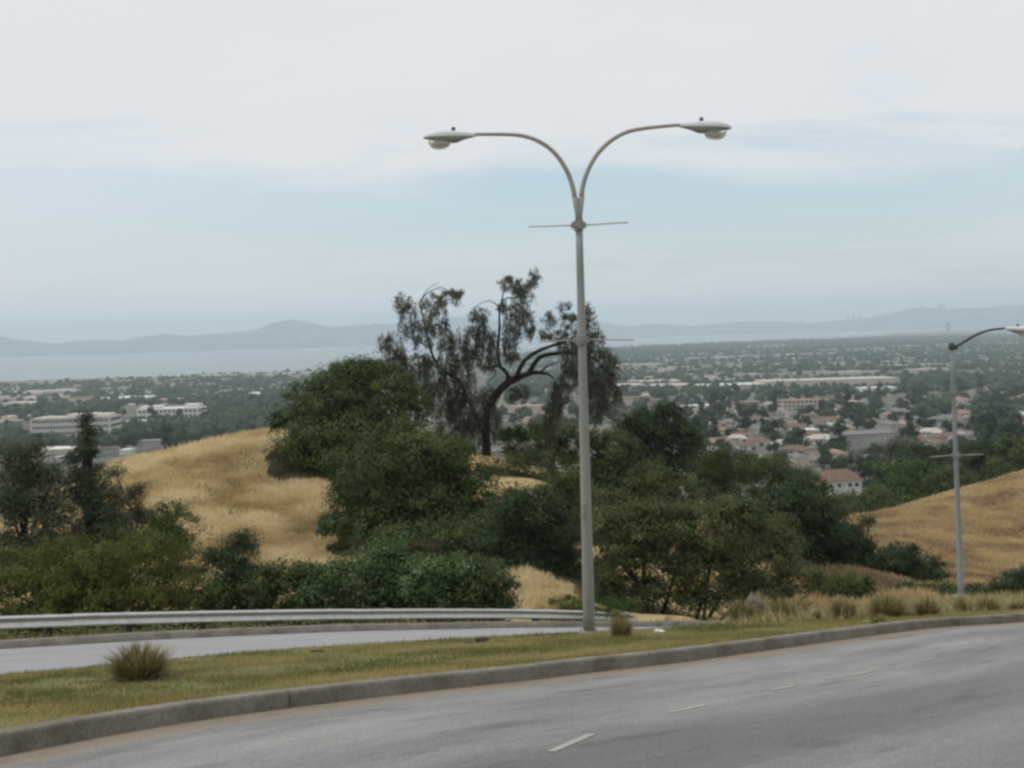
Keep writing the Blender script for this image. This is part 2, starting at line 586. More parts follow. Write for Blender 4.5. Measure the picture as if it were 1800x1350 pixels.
wm, wt, wp = new_mat('bay water')
wp.inputs['Base Color'].default_value = (0.13, 0.145, 0.14, 1)
wp.inputs['Roughness'].default_value = 0.25
g = wt.nodes.new('ShaderNodeNewGeometry')
wn = N(wt, 'ShaderNodeTexNoise', Scale=0.02, Detail=5.0)
wt.links.new(g.outputs['Position'], wn.inputs['Vector'])
wb = wt.nodes.new('ShaderNodeBump')
wb.inputs['Distance'].default_value = 6.0
wt.links.new(wn.outputs['Fac'], wb.inputs['Height'])
wt.links.new(wb.outputs[0], wp.inputs['Normal'])
M['water'] = wm

# ------------------------------------------------------------------ road lines (3-D polylines)
kA = [on(*q) for q in [(0, 1330), (150, 1300), (300, 1274), (450, 1252), (600, 1233), (750, 1215), (900, 1199), (1050, 1181), (1200, 1164), (1350, 1143), (1500, 1122), (1650, 1103), (1800, 1093)]]
# on the plane, lower lip of the near kerb; carried on past both edges of the picture
dA = kA[0] - kA[2]
kA = [kA[0] + dA * f for f in (6.0, 3.0, 1.4)] + kA
for x, y in ((13.5, 21.4), (17, 22.4), (22, 23.4), (30, 24.4), (42, 25)):
    kA.append(np.array([x, y, 0]))
kA = [np.array([p[0], p[1], plane_z(p[0], p[1])]) for p in kA]
A = interp_path(kA, 0.5)
kB = [on(*q) for q in [(0, 1188), (150, 1174), (300, 1160), (570, 1138), (840, 1122), (1036, 1112), (1200, 1103), (1300, 1094), (1400, 1083), (1500, 1073), (1600, 1063), (1700, 1056), (1800, 1052)]]
kB = [kB[0] + np.array([-25, -17, 0]), kB[0] + np.array([-10, -7, 0])] + kB + [kB[-1] + np.array([6, 2.5, 0]), kB[-1] + np.array([16, 5, 0])]
kB = [np.array([p[0], p[1], plane_z(p[0], p[1])]) for p in kB]
B = interp_path(kB, 0.5)
kC = [on_t(*q, 13.6) for q in [(0, 1141), (300, 1123), (600, 1110), (900, 1103.5), (1110, 1102)]]
dC0, dC1 = (kC[0] - kC[1]) / 2, (kC[-1] - kC[-2])
kC = [kC[0] + dC0 * 5, kC[0] + dC0 * 2] + kC + [kC[-1] + dC1 * 2, kC[-1] + dC1 * 6]
kE = [on_t(*q, 16) for q in [(0, 1083), (140, 1079), (280, 1076), (440, 1073), (600, 1071), (800, 1070), (1000, 1072.5), (1112, 1079)]]
railtop = [p.copy() for p in kE]
kEg = [p - np.array([0, 0, 0.70]) for p in kE]
dE0, dE1 = (kEg[0] - kEg[2]) / 2, (kEg[-2] - kEg[-3])
kEg = [kEg[0] + dE0 * 5, kEg[0] + dE0 * 2] + kEg + [kEg[-1] + dE1 * 2, kEg[-1] + dE1 * 5]


def resample(path, n):
    path = np.array(path)
    L = np.r_[0, np.cumsum(np.linalg.norm(np.diff(path, axis=0), axis=1))]
    q = np.linspace(0, L[-1], n)
    return np.stack([np.interp(q, L, path[:, i]) for i in range(3)], 1)


# ------------------------------------------------------------------ ground height
ctrl = []


def cp(px, py, y, dz=0.0):
    ctrl.append(pt(px, py, y) + np.array([0, 0, dz]))


for L, off in ((A, 0), (B, 0)):
    ctrl += list(resample(L, 14))
for t in (3, 9, 15):
    for p in resample(A, 9):
        x, y = p[:2] - NV * t
        ctrl.append(np.array([x, y, plane_z(x, y)]))
ctrl += list(resample(kC, 8)) + list(resample(kEg, 10))
for p in resample(kEg, 8):
    q = p.copy()
    q[:2] += NV * 3
    q[2] -= 0.9
    ctrl.append(q)
for x, y in ((-20, -25), (20, -25), (0, -45), (-45, -20), (45, -20), (60, 10), (-60, 0), (0, -80), (80, -60), (-80, -60)):
    ctrl.append(np.array([x, y, min(plane_z(x, y), 7)]))
# golden knoll
for q in [(600, 985, 51), (480, 990, 49), (400, 960, 52), (520, 900, 60), (430, 860, 64), (340, 860, 63), (260, 880, 60), (300, 930, 55),
          (475, 754, 82), (400, 767, 80), (330, 780, 78), (260, 797, 75), (200, 815, 72), (140, 850, 68), (60, 900, 62),
          (560, 775, 84), (650, 775, 84), (760, 785, 82), (856, 802, 78), (870, 815, 74), (940, 845, 66), (800, 900, 62), (700, 940, 56),
          (950, 1050, 43), (880, 995, 49), (1010, 1067, 40), (930, 1010, 47)]:
    cp(*q)
for q in [(475, 754, 82), (400, 767, 80), (330, 780, 78), (260, 797, 75), (200, 815, 72), (560, 775, 84), (650, 775, 84), (760, 785, 82), (856, 802, 78)]:
    p = pt(*q)
    ctrl.append(np.array([p[0] * 1.08, p[1] + 9, p[2] - 2.2]))
    ctrl.append(np.array([p[0] * 1.35, p[1] + 35, p[2] - 14]))
# slope right of the lamp and the brown spur
for q in [(1225, 1085, 39), (1330, 1075, 41), (1120, 1088, 38), (1430, 1062, 46), (1540, 1020, 57), (1590, 1046, 50), (1650, 1058, 47), (1760, 1060, 46),
          (1500, 907, 105), (1600, 885, 110), (1700, 857, 115), (1800, 829, 120), (1950, 795, 128), (2100, 780, 132),
          (1530, 960, 85), (1650, 950, 90), (1780, 930, 96), (1740, 1025, 70), (1620, 1000, 77), (1900, 960, 90), (1920, 1040, 65),
          (1120, 930, 75), (1230, 960, 72), (1400, 1000, 66), (1030, 850, 80), (1120, 850, 92), (1300, 930, 100)]:
    cp(*q)
for q in [(1500, 907, 105), (1600, 885, 110), (1700, 857, 115), (1800, 829, 120), (1950, 795, 128)]:
    p = pt(*q)
    ctrl.append(np.array([p[0] * 1.06, p[1] + 10, p[2] - 2.6]))
    ctrl.append(np.array([p[0] * 1.25, p[1] + 40, p[2] - 13]))
for a in np.radians([-60, -45, -30, -18, -6, 6, 18, 30, 45, 60]):
    for r, z in ((200, -41), (260, -49), (330, -56.5)):
        ctrl.append(np.array([r * math.sin(a), r * math.cos(a), z]))
for a in np.radians([90, 120, 150, 180, 210, 240, 270]):
    for r, z in ((200, -8), (330, -14)):
        ctrl.append(np.array([r * math.sin(a), r * math.cos(a), z]))
ctrl = np.array(ctrl)
_u, _idx = np.unique(np.round(ctrl[:, :2], 1), axis=0, return_index=True)
ctrl = ctrl[_idx]
SC = 50.0


def _k(d2):
    return 0.5 * d2 * np.log(d2 + 1e-12)


_X = ctrl[:, :2] / SC
_n = len(_X)
_D = ((_X[:, None] - _X[None]) ** 2).sum(-1)
_Am = np.zeros((_n + 3, _n + 3))
_Am[:_n, :_n] = _k(_D) + np.eye(_n) * 2e-4
_Am[:_n, _n:] = np.c_[np.ones(_n), _X]
_Am[_n:, :_n] = _Am[:_n, _n:].T
_W = np.linalg.solve(_Am, np.r_[ctrl[:, 2], 0, 0, 0])


def tps(x, y):
    q = np.stack([np.ravel(x), np.ravel(y)], 1) / SC
    out = np.empty(len(q))
    for i in range(0, len(q), 20000):
        c = q[i:i + 20000]
        d = ((c[:, None] - _X[None]) ** 2).sum(-1)
        out[i:i + 20000] = _k(d) @ _W[:_n] + _W[_n] + c @ _W[_n + 1:]
    return out.reshape(np.shape(x))


PR_R = [0, 200, 300, 400, 675, 900, 1200, 2000, 3400, 6000, 30000]
PR_Z = [-30, -41, -53.5, -61, -71, -80, -92, -103, -107.5, -108.8, -109.2]
SH_T = [-3, -0.51, -0.33, -0.19, -0.05, 0.10, 0.27, 0.34, 0.385, 0.45, 0.6, 3]
SH_R = [4500, 3670, 3470, 3750, 4900, 6700, 7900, 9700, 12500, 16500, 21000, 22000]
WATER_Z = -110.0


def shore_r(x, y):
    return np.interp(np.arctan2(x, y), np.arctan(SH_T), SH_R)


def plain_z(x, y):
    r = np.hypot(x, y)
    z = np.interp(r, PR_R, PR_Z)
    sr = shore_r(x, y) * (1 + 0.05 * (fbm(x / 900 + 50, y / 900 + 50, 3) - 0.5))
    return z - np.clip((r - sr) / 120, 0, 1) * 6


def ground(x, y):
    x, y = np.asarray(x, float), np.asarray(y, float)
    r = np.hypot(x, y)
    w = np.clip((r - 230) / 110, 0, 1)
    w = w * w * (3 - 2 * w)
    zn = tps(np.where(r < 345, x, 0.0), np.where(r < 345, y, 300.0))
    return zn * (1 - w) + plain_z(x, y) * w


def hit(px, py, y0=15, y1=25000):
    d = ray(px, py)
    ys = np.geomspace(y0, y1, 900)
    z = ground(d[0] * ys, ys)
    k = np.argmax(d[2] * ys < z)
    if k == 0:
        return d * ys[-1]
    return d * ys[k]


# distance to the strip area, so the earth sheet passes below the roads
STRIP = np.r_[resample(A, 60)[:, :2] - NV * 16, resample(kEg, 40)[::-1, :2] + NV * 0.4]


def inside(poly, x, y):
    c = np.zeros(np.shape(x), bool)
    j = len(poly) - 1
    for i in range(len(poly)):
        xi, yi = poly[i]
        xj, yj = poly[j]
        cond = ((yi > y) != (yj > y)) & (x < (xj - xi) * (y - yi) / (yj - yi + 1e-12) + xi)
        c ^= cond
        j = i
    return c


def polar(rs, azs, close=False):
    RR, AA = np.meshgrid(rs, azs, indexing='ij')
    x, y = RR * np.sin(AA), RR * np.cos(AA)
    nr, na = RR.shape
    i = np.arange((nr - 1) * na).reshape(nr - 1, na)
    j = np.roll(i, -1, axis=1)
    if not close:
        i, j = i[:, :-1], j[:, :-1]
    f = np.stack([i, j, j + na, i + na], -1).reshape(-1, 4)
    return x, y, f


azs = np.radians(np.r_[np.arange(-38, 38, 0.25), np.arange(38, 322, 4)])
rs = np.r_[0.5, np.geomspace(2, 345, 190)]
x, y, f = polar(rs, azs, True)
z = ground(x, y)
rr = np.hypot(x, y)
z += (fbm(x / 6 + 40, y / 6 + 40, 4) - 0.5) * np.clip((rr - 35) / 20, 0, 1) * 0.9
ins = inside(STRIP, x, y)
z = np.where(ins, z - 0.45, z)
# how brown the grass is: gold on the left knoll, browner on the right spur, duller and greener earth under the shrubs by the road
br = np.clip((x / np.maximum(y, 5) - 0.16) / 0.12, 0, 1)
br = np.where(rr > 150, 0.8, br)
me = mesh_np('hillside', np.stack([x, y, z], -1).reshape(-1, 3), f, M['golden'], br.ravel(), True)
hill_me, hill_xy = me, (x.copy(), y.copy())
tag(link('hillside', me), 'dry golden grass hillside dropping away beyond the road', kind='structure')

azs2 = np.radians(np.r_[np.arange(-40, 40, 0.4), np.arange(40, 320, 5)])
rs2 = np.geomspace(325, 25500, 170)
x, y, f = polar(rs2, azs2, True)
z = ground(x, y) - np.where(np.hypot(x, y) < 345, 0.6, 0)
me = mesh_np('plain', np.stack([x, y, z], -1).reshape(-1, 3), f, M['plain'], None, True)
tag(link('plain', me), 'flat suburban plain running out to the bay', kind='structure')

x, y, f = polar(np.geomspace(1500, 25500, 14), np.radians(np.arange(0, 360, 5)), True)
me = mesh_np('bay_water', np.stack([x, y, np.full_like(x, WATER_Z)], -1).reshape(-1, 3), f, M['water'], None, True)
tag(link('bay_water', me), 'grey still bay water under the far hills', kind='structure')

# far hills across the bay
SIL = [(-260, 585), (-120, 590), (0, 591), (40, 599), (100, 604), (130, 600), (170, 597), (215, 600), (240, 592), (290, 587), (330, 590), (350, 588), (400, 586),
       (450, 580), (480, 569), (500, 564), (515, 562), (530, 565), (550, 571), (585, 576), (640, 570), (700, 569), (760, 563), (800, 556), (835, 558), (870, 564),
       (930, 563), (1000, 568), (1045, 565), (1075, 568), (1105, 574), (1160, 569), (1220, 573), (1300, 565), (1370, 565), (1420, 568), (1480, 563),
       (1520, 559), (1560, 552), (1605, 541), (1650, 542), (1680, 542), (1730, 543), (1760, 538), (1800, 535), (1900, 532), (2060, 540)]
sr_ = np.array([ray(*q) for q in SIL])
sil_az, sil_el = np.arctan2(sr_[:, 0], 1.0), sr_[:, 2] / np.hypot(sr_[:, 0], 1.0)


def far_r(a):
    return np.interp(a, [-0.6, -0.45, -0.15, 0.1, 0.3, 0.6], [15300, 15300, 15600, 17500, 18500, 19000])


azh = np.linspace(-0.55, 0.55, 620)
prof_q = np.array([-0.02, 0.0, 0.03, 0.08, 0.15, 0.25, 0.38, 0.5, 0.62, 0.75, 0.88, 1.0, 1.15, 1.35, 1.6])
AA, QQ = np.meshgrid(azh, prof_q, indexing='ij')
rbase = far_r(AA)
RRh = rbase + QQ * 2300
el_ = np.interp(AA, sil_az, sil_el)
crest = (el_ * (rbase + 2300) + 110) * (1 + 0.16 * (fbm(AA * 70 + 9, AA * 0 + 2, 4) - 0.5))
ph = np.interp(QQ, [-0.02, 0, 0.05, 0.3, 0.6, 0.85, 1.0, 1.15, 1.6], [-0.05, 0.0, 0.03, 0.16, 0.46, 0.82, 1.0, 0.9, 0.3])
nz = fbm(AA * 90 + 3, QQ * 2.2 + 5, 4) - 0.5
hh = crest * np.clip(ph + nz * 0.55 * np.clip(QQ * 3, 0, 1) * np.clip((1.0 - QQ) * 4, 0, 1), -0.05, 1.0)
nr, na = AA.shape
i = np.arange((nr - 1) * na).reshape(nr - 1, na)[:, :-1]
f = np.stack([i, i + na, i + na + 1, i + 1], -1).reshape(-1, 4)
me = mesh_np('far_hills', np.stack([RRh * np.sin(AA), RRh * np.cos(AA), hh - 110], -1).reshape(-1, 3), f, M['farhill'], None, True)
tag(link('far_hills', me), 'long blue ridge of hills across the bay', kind='structure')


# ------------------------------------------------------------------ roads, kerbs, median, verge
def strip(name, left, right, mat, nv=8, uvs=None, smooth_=True, dzf=None):
    """ruled sheet between two polylines of equal length"""
    n = len(left)
    q = np.linspace(0, 1, nv)[None, :, None]
    V = left[:, None] * (1 - q) + right[:, None] * q
    if dzf is not None:
        V[..., 2] += dzf(V[..., 0], V[..., 1])
    L = np.r_[0, np.cumsum(np.linalg.norm(np.diff(left, axis=0), axis=1))]
    W = np.linalg.norm((right - left), axis=1)
    uv = np.stack([np.repeat(L[:, None], nv, 1), W[:, None] * q[..., 0]], -1).reshape(-1, 2)
    i = np.arange((n - 1) * nv).reshape(n - 1, nv)[:, :-1]
    f = np.stack([i, i + nv, i + nv + 1, i + 1], -1).reshape(-1, 4)
    return mesh_np(name, V.reshape(-1, 3), f, mat, None, smooth_, uv)


NA = 160
a0 = resample(A, NA)
near = a0.copy()
near[:, :2] -= NV * 16
near[:, 2] = plane_z(near[:, 0], near[:, 1])
road = link('road', strip('road', a0, near, M['asphalt'], 20))
tag(road, 'worn grey asphalt road curving away to the right', kind='structure')

# kerb: face, top, back
tA = np.gradient(a0[:, :2], axis=0)
tA /= np.linalg.norm(tA, axis=1)[:, None]
nA = np.stack([-tA[:, 1], tA[:, 0]], 1)


def offs(P, nrm, d, dz):
    q = P.copy()
    q[:, :2] += nrm * d
    q[:, 2] = plane_z(q[:, 0], q[:, 1]) + dz
    return q


def ribbon(name, lines, mat, parent=None, jitter=0.0):
    nl = len(lines)
    V = np.stack(lines, 1)
    n = V.shape[0]
    if jitter:
        V[..., 2] += (fbm(V[..., 0] * 1.3, V[..., 1] * 1.3, 3) - 0.5) * jitter
    i = np.arange((n - 1) * nl).reshape(n - 1, nl)[:, :-1]
    f = np.stack([i, i + nl, i + nl + 1, i + 1], -1).reshape(-1, 4)
    return link(name, mesh_np(name, V.reshape(-1, 3), f, mat), parent)


KH = 0.16
a_f = resample(A, 420)
tF = np.gradient(a_f[:, :2], axis=0)
tF /= np.linalg.norm(tF, axis=1)[:, None]
nF = np.stack([-tF[:, 1], tF[:, 0]], 1)
kb = empty('kerb', tuple(a_f[200]))
kc0 = np.array(a_f[200])
La = np.r_[0, np.cumsum(np.linalg.norm(np.diff(a_f, axis=0), axis=1))]
sk_ = 0.0
while sk_ < La[-1] - 1:
    qq = np.linspace(sk_ + 0.004, min(sk_ + 2.996, La[-1]), 9)
    seg = np.stack([np.interp(qq, La, a_f[:, i]) for i in range(3)], 1)
    sn = np.stack([np.interp(qq, La, nF[:, i]) for i in range(2)], 1)
    sn /= np.linalg.norm(sn, axis=1)[:, None]
    j1, j2 = rng.normal(0, 0.004), rng.normal(0, 0.005)
    lines = [offs(seg, sn, d_ + j1, h_ + j2) - kc0 for d_, h_ in ((-0.002, -0.05), (0.010, KH - 0.03), (0.02, KH - 0.008), (0.04, KH), (0.16, KH + 0.005), (0.17, KH - 0.09))]
    Vk = np.stack(lines, 1)
    nl = Vk.shape[1]
    i_ = np.arange(8 * nl).reshape(8, nl)[:, :-1]
    fk = [tuple(r_) for r_ in np.stack([i_, i_ + nl, i_ + nl + 1, i_ + 1], -1).reshape(-1, 4)] + [tuple(range(nl))[::-1], tuple(range(8 * nl, 9 * nl))]
    MB().add(Vk.reshape(-1, 3), fk).build('kerb_stone', M['kerb'], kb)
    sk_ += 3.0
tag(kb, 'stained concrete kerb along the grass median', kind='structure')

b0 = resample(B, NA)
m0 = offs(a0, nA, 0.165, KH - 0.02)


def med_dz(x, y):
    return (fbm(x / 1.4 + 11, y / 1.4 + 7, 4) - 0.5) * 0.07


b_up = b0.copy()
b_up[:, 2] += 0.02
w_ = np.linspace(0, 1, 14)[None, :, None]
Vm = m0[:, None] * (1 - w_) + b_up[:, None] * w_
q14 = np.linspace(0, 1, 14)
Vm[..., 2] = plane_z(Vm[..., 0], Vm[..., 1])
bulge = (0.015 + (KH - 0.035) * np.clip(1 - q14 / 0.34, 0, 1) ** 1.5)[None, :]
Vm[..., 2] += bulge + med_dz(Vm[..., 0], Vm[..., 1]) * np.r_[0, np.ones(12), 0.3][None, :]
nv = 14
i = np.arange((NA - 1) * nv).reshape(NA - 1, nv)[:, :-1]
f = np.stack([i, i + nv, i + nv + 1, i + 1], -1).reshape(-1, 4)
med = link('median_strip', mesh_np('median_strip', Vm.reshape(-1, 3), f, M['turf'], None, True))
tag(med, 'rough olive grass strip between the two roads', kind='structure')

NC = 80
c0 = resample(kC, NC)
e0 = resample(kEg, NC)
bC = resample(B, NC)
bin_ = bC.copy()
bin_[:, 2] -= 0.16
ribbon_b = ribbon('kerb', [bC + np.array([0, 0, 0.02]), bC + np.array([*(NV * 0.05), -0.01]), bC + np.array([*(NV * 0.07), -0.3])], M['kerb'])
tag(ribbon_b, 'far edge kerb of the grass strip', kind='structure')
# far carriageway spans from the median's outer lip to the far kerb
order_b = bin_
fr = link('far_road', strip('far_road', order_b, c0, M['asphalt2'], 16))
tag(fr, 'pale grey road beyond the grass strip', kind='structure')
c1 = c0.copy()
c1[:, :2] += NV * 0.03
c1[:, 2] += 0.15
c2 = c1.copy()
c2[:, :2] += NV * 0.16
c2[:, 2] += 0.003
kf = ribbon('kerb', [c0 - np.array([0, 0, 0.08]), c1, c2, c2 + np.array([*(NV * 0.01), -0.1])], M['kerb'], jitter=0.02)
tag(kf, 'low concrete kerb below the guardrail', kind='structure')
e1 = e0.copy()
e1[:, :2] += NV * 1.6
e1[:, 2] -= 0.55
c3 = c2.copy()
c3[:, 2] -= 0.03
vg = ribbon('verge', [c3 * (1 - q) + e0 * q for q in np.linspace(0, 1, 8)] + [e0 * (1 - q) + e1 * q for q in (0.3, 0.6, 1.0)], M['verge'], jitter=0.12)
tag(vg, 'dusty weedy verge under the guardrail', kind='structure')

# dotted guide line on the near road
dash_px = [((968, 1322), (1040, 1291)), ((1180, 1252), (1240, 1240)), ((1353, 1214), (1398, 1206)), ((1497, 1187), (1532, 1180)), ((1613, 1162.5), (1643, 1157.5)), ((1712, 1143), (1737, 1139)), ((1790, 1130), (1812, 1127))]
mids = []
for a, b in dash_px:
    p, q = on(*a), on(*b)
    p[2] += 0.004
    q[2] += 0.004
    mids.append((p + q) / 2)
    t = (q - p)[:2]
    t /= np.linalg.norm(t)
    nn = np.array([-t[1], t[0]]) * 0.034
    vs = []
    for c in (p[:2] - nn, q[:2] - nn, q[:2] + nn, p[:2] + nn):
        vs.append((c[0], c[1], plane_z(c[0], c[1]) + 0.005))
    MB().add(vs, [(0, 1, 2, 3)]).build('lane_dash', M['paint'], road)


# ------------------------------------------------------------------ grass blades
def blades(name, pos, h, w, lean, mat, tint, parent=None, kind='stuff', nseg=1):
    """one bent triangle blade per position"""
    n = len(pos)
    a = rng.random(n) * 2 * math.pi
    lx, ly = np.cos(a) * lean, np.sin(a) * lean
    sx, sy = -np.sin(a) * w / 2, np.cos(a) * w / 2
    z0 = np.zeros(n)
    P = np.asarray(pos)
    b1 = P + np.stack([-sx, -sy, z0 - 0.02], 1)
    b2 = P + np.stack([sx, sy, z0 - 0.02], 1)
    m1 = P + np.stack([lx * 0.35 - sx * 0.8, ly * 0.35 - sy * 0.8, h * 0.6], 1)
    m2 = P + np.stack([lx * 0.35 + sx * 0.8, ly * 0.35 + sy * 0.8, h * 0.6], 1)
    tp = P + np.stack([lx, ly, h], 1)
    V = np.stack([b1, b2, m2, m1, tp], 1).reshape(-1, 3)
    k = np.arange(n) * 5
    if nseg == 1:
        V = np.stack([b1, b2, tp], 1).reshape(-1, 3)
        F = np.arange(3 * n).reshape(n, 3)
        return link(name, mesh_np(name, V, F, mat, np.repeat(tint, 3)), parent)
    F = np.r_[np.stack([k, k + 1, k + 2], 1), np.stack([k, k + 2, k + 3], 1), np.stack([k + 3, k + 2, k + 4], 1)]
    me = mesh_np(name, V, F, mat, np.repeat(tint, 5))
    return link(name, me, parent)


def surf_sample(V, n, power=1.0):
    """random points on a strip grid V (n_along, n_across, 3), more of them near the camera"""
    cen = (V[:-1, :-1] + V[1:, 1:]) / 2
    ar = np.linalg.norm(np.cross(V[1:, :-1] - V[:-1, :-1], V[:-1, 1:] - V[:-1, :-1]), axis=-1)
    d = np.linalg.norm(cen, axis=-1)
    vis = (np.abs(cen[..., 0] / np.maximum(cen[..., 1], 0.5)) < 0.62) & (cen[..., 1] > 3)
    p = (ar / d ** power * vis).ravel()
    k = rng.choice(len(p), n, p=p / p.sum())
    i, j = np.unravel_index(k, ar.shape)
    u, v = rng.random(n)[:, None], rng.random(n)[:, None]
    return (V[i, j] * (1 - u) + V[i + 1, j] * u) * (1 - v) + (V[i, j + 1] * (1 - u) + V[i + 1, j + 1] * u) * v


P = surf_sample(Vm, 120000, 1.1)
pn = fbm(P[:, 0] * 0.9 + 31, P[:, 1] * 0.9 + 12, 4)
keep = rng.random(len(P)) < np.clip((pn - 0.25) * 3.0, 0.12, 1)
P, pn = P[keep], pn[keep]
dry = fbm(P[:, 0] * 0.55 + 77, P[:, 1] * 0.55 + 3, 3)
n = len(P)
g = blades('turf_grass', P, (0.015 + 0.05 * rng.random(n)) * (0.5 + pn), 0.010 + 0.012 * rng.random(n), 0.04 + 0.05 * rng.random(n), M['grass'],
           np.clip(0.05 + (dry - 0.38) * 2.4 + rng.random(n) * 0.4, 0, 1))
tag(g, 'short patchy grass on the median', 'grass', kind='stuff')

# weeds of the verge below the rail
Vv = np.stack([c3 * (1 - q) + e1 * q for q in np.linspace(0, 1, 8)], 1)
P = surf_sample(Vv, 13000, 0.6)
P[:, 2] += 0.02
pn = fbm(P[:, 0] * 0.8 + 5, P[:, 1] * 0.8 + 52, 3)
P = P[pn > 0.47]
n = len(P)
g = blades('verge_weeds', P, 0.04 + 0.16 * rng.random(n), 0.02 + 0.03 * rng.random(n), 0.1 + 0.12 * rng.random(n), M['tuft'], np.clip(rng.random(n) * 0.6, 0, 1))
tag(g, 'ragged weeds along the verge under the guardrail', 'grass', kind='stuff')


def hill_grass(name, poly_px, n, hmin, hmax, mat, label, y0=20, y1=140):
    """dry grass on the slope inside a picture-shaped piece of real ground"""
    poly = np.array(poly_px, float)
    out = []
    lo, hi = poly.min(0), poly.max(0)
    xs = np.linspace(lo[0], hi[0], 60)
    for px in xs:
        for py in np.linspace(lo[1], hi[1], 46):
            if inside(poly, np.array(px), np.array(py)):
                d = ray(px, py)
                ys = np.geomspace(y0, y1, 160)
                zz = ground(d[0] * ys, ys)
                k = np.argmax(d[2] * ys < zz)
                if k > 0:
                    out.append(d[:2] * ys[k])
    C = np.array(out)
    k = rng.integers(len(C), size=n)
    dd = C[k, 1] / 60
    XY = C[k] + np.stack([rng.normal(0, 0.35, n) * dd, rng.normal(0, 1.6, n) * dd], 1)
    cl_ = np.ones(len(XY), bool)
    for a_, b_, r_ in FOOT:
        if b_ < 100:
            cl_ &= np.hypot(XY[:, 0] - a_, XY[:, 1] - b_) > r_ * 1.15
    XY = XY[cl_]
    n = len(XY)
    z = ground(XY[:, 0], XY[:, 1]) + (fbm(XY[:, 0] / 6 + 40, XY[:, 1] / 6 + 40, 4) - 0.5) * np.clip((np.hypot(XY[:, 0], XY[:, 1]) - 35) / 20, 0, 1) * 0.9
    pn = fbm(XY[:, 0] * 0.35 + 8, XY[:, 1] * 0.35 + 2, 4)
    h = hmin + (hmax - hmin) * rng.random(n) * np.clip(0.3 + pn * 1.4, 0.3, 1.4)
    pl = fbm(XY[:, 0] * 0.09 + 8, XY[:, 1] * 0.09 + 2, 3)
    o = blades(name, np.c_[XY, z], h, 0.05 + 0.05 * rng.random(n), h * (0.25 + 0.5 * rng.random(n)), mat, np.clip((pn - 0.45) * 2.0 + (pl - 0.5) * 0.4 + 0.38 + 0.35 * rng.random(n), 0, 1))
    tag(o, label, 'grass', kind='stuff')
    return o



# ------------------------------------------------------------------ leaves and shrubs
def leaf_mesh(name, C, tint, L, W, mat, out=None, droop=0.0):
    """one diamond leaf per centre"""
    n = len(C)
    a = rng.normal(size=(n, 3))
    if droop:
        a[:, 2] -= droop * 2.5
    a /= np.linalg.norm(a, axis=1)[:, None]
    b = rng.normal(size=(n, 3))
    if out is not None:
        nrm = out + rng.normal(size=(n, 3)) * 0.42
        nrm[:, 2] += 0.5
        a = a - (a * nrm).sum(1)[:, None] * nrm / (nrm ** 2).sum(1)[:, None]
        a /= np.linalg.norm(a, axis=1)[:, None]
        b = np.cross(nrm, a)
    else:
        b = np.cross(a, b)
    b /= np.linalg.norm(b, axis=1)[:, None] + 1e-9
    L = np.broadcast_to(L, n)[:, None] / 2
    W = np.broadcast_to(W, n)[:, None] / 2
    V = np.stack([C - a * L, C + b * W - a * L * 0.15, C + a * L, C - b * W - a * L * 0.15], 1).reshape(-1, 3)
    F = np.arange(n * 4).reshape(n, 4)
    return mesh_np(name, V, F, mat, np.repeat(tint, 4))


def crown_points(lobes, n, clump=0.45, spread=1.0, hollow=0.45):
    """lobes: (centre xyz, radii xyz); leaves gather in clumps on and in the lobes"""
    lob = [(np.array(c, float), np.array(r, float)) for c, r in lobes]
    area = np.array([r[0] * r[1] + r[0] * r[2] + r[1] * r[2] for c, r in lob])
    nc = max(20, int(n / 60))
    k = rng.choice(len(lob), nc, p=area / area.sum())
    d = rng.normal(size=(nc, 3))
    d /= np.linalg.norm(d, axis=1)[:, None]
    d[:, 2] = np.where((d[:, 2] < -0.3) & (rng.random(nc) < 0.5), -d[:, 2], d[:, 2])
    rad = 1 - (1 - hollow) * rng.random(nc) ** 1.8
    rad *= 1 + 0.10 * rng.normal(size=nc)
    cc = np.array([l[0] for l in lob])[k] + d * np.array([l[1] for l in lob])[k] * rad[:, None]
    cs = clump * (0.5 + rng.random(nc))
    ct = rng.normal(0.42, 0.22, nc)
    j = rng.integers(nc, size=n)
    q = rng.normal(size=(n, 3)) * 0.5
    q[:, 2] *= 0.7
    C = cc[j] + q * cs[j][:, None] * spread
    out = d[j] + q * 0.6
    t = np.clip(ct[j] + rng.normal(0, 0.10, n), 0, 1)
    return C, out, t


def px_lobes(L, y, deep=0.8):
    """picture-sized lobes at a real distance"""
    out = []
    for q in L:
        px, py, rx, ry = q[:4]
        yy = y + (q[4] if len(q) > 4 else 0)
        s = yy / F_PX
        out.append((pt(px, py, yy), (rx * s, max(rx, ry) * s * deep, ry * s)))
    return out


def stems(base, lobes, r, mat, parent, n=4):
    mb = MB()
    for k in range(min(n, len(lobes))):
        c = np.array(lobes[k][0])
        b = np.array(base) + np.array([rng.normal() * r * 1.5, rng.normal() * r * 1.5, -0.15])
        m1 = b * 0.6 + c * 0.4 + rng.normal(size=3) * 0.12
        m1[2] = b[2] + (c[2] - b[2]) * 0.5
        top = c + np.array([0, 0, lobes[k][1][2] * 0.4])
        mb.tube([b, m1, c, top], [r, r * 0.75, r * 0.45, r * 0.12], 6)
        for _ in range(3):
            e = c + rng.normal(size=3) * np.array(lobes[k][1]) * 0.5
            mb.tube([m1 * 0.4 + c * 0.6, (m1 + e) / 2 + np.array([0, 0, 0.1]), e], [r * 0.4, r * 0.3, r * 0.08], 5)
    return mb.build('trunk', mat, parent)


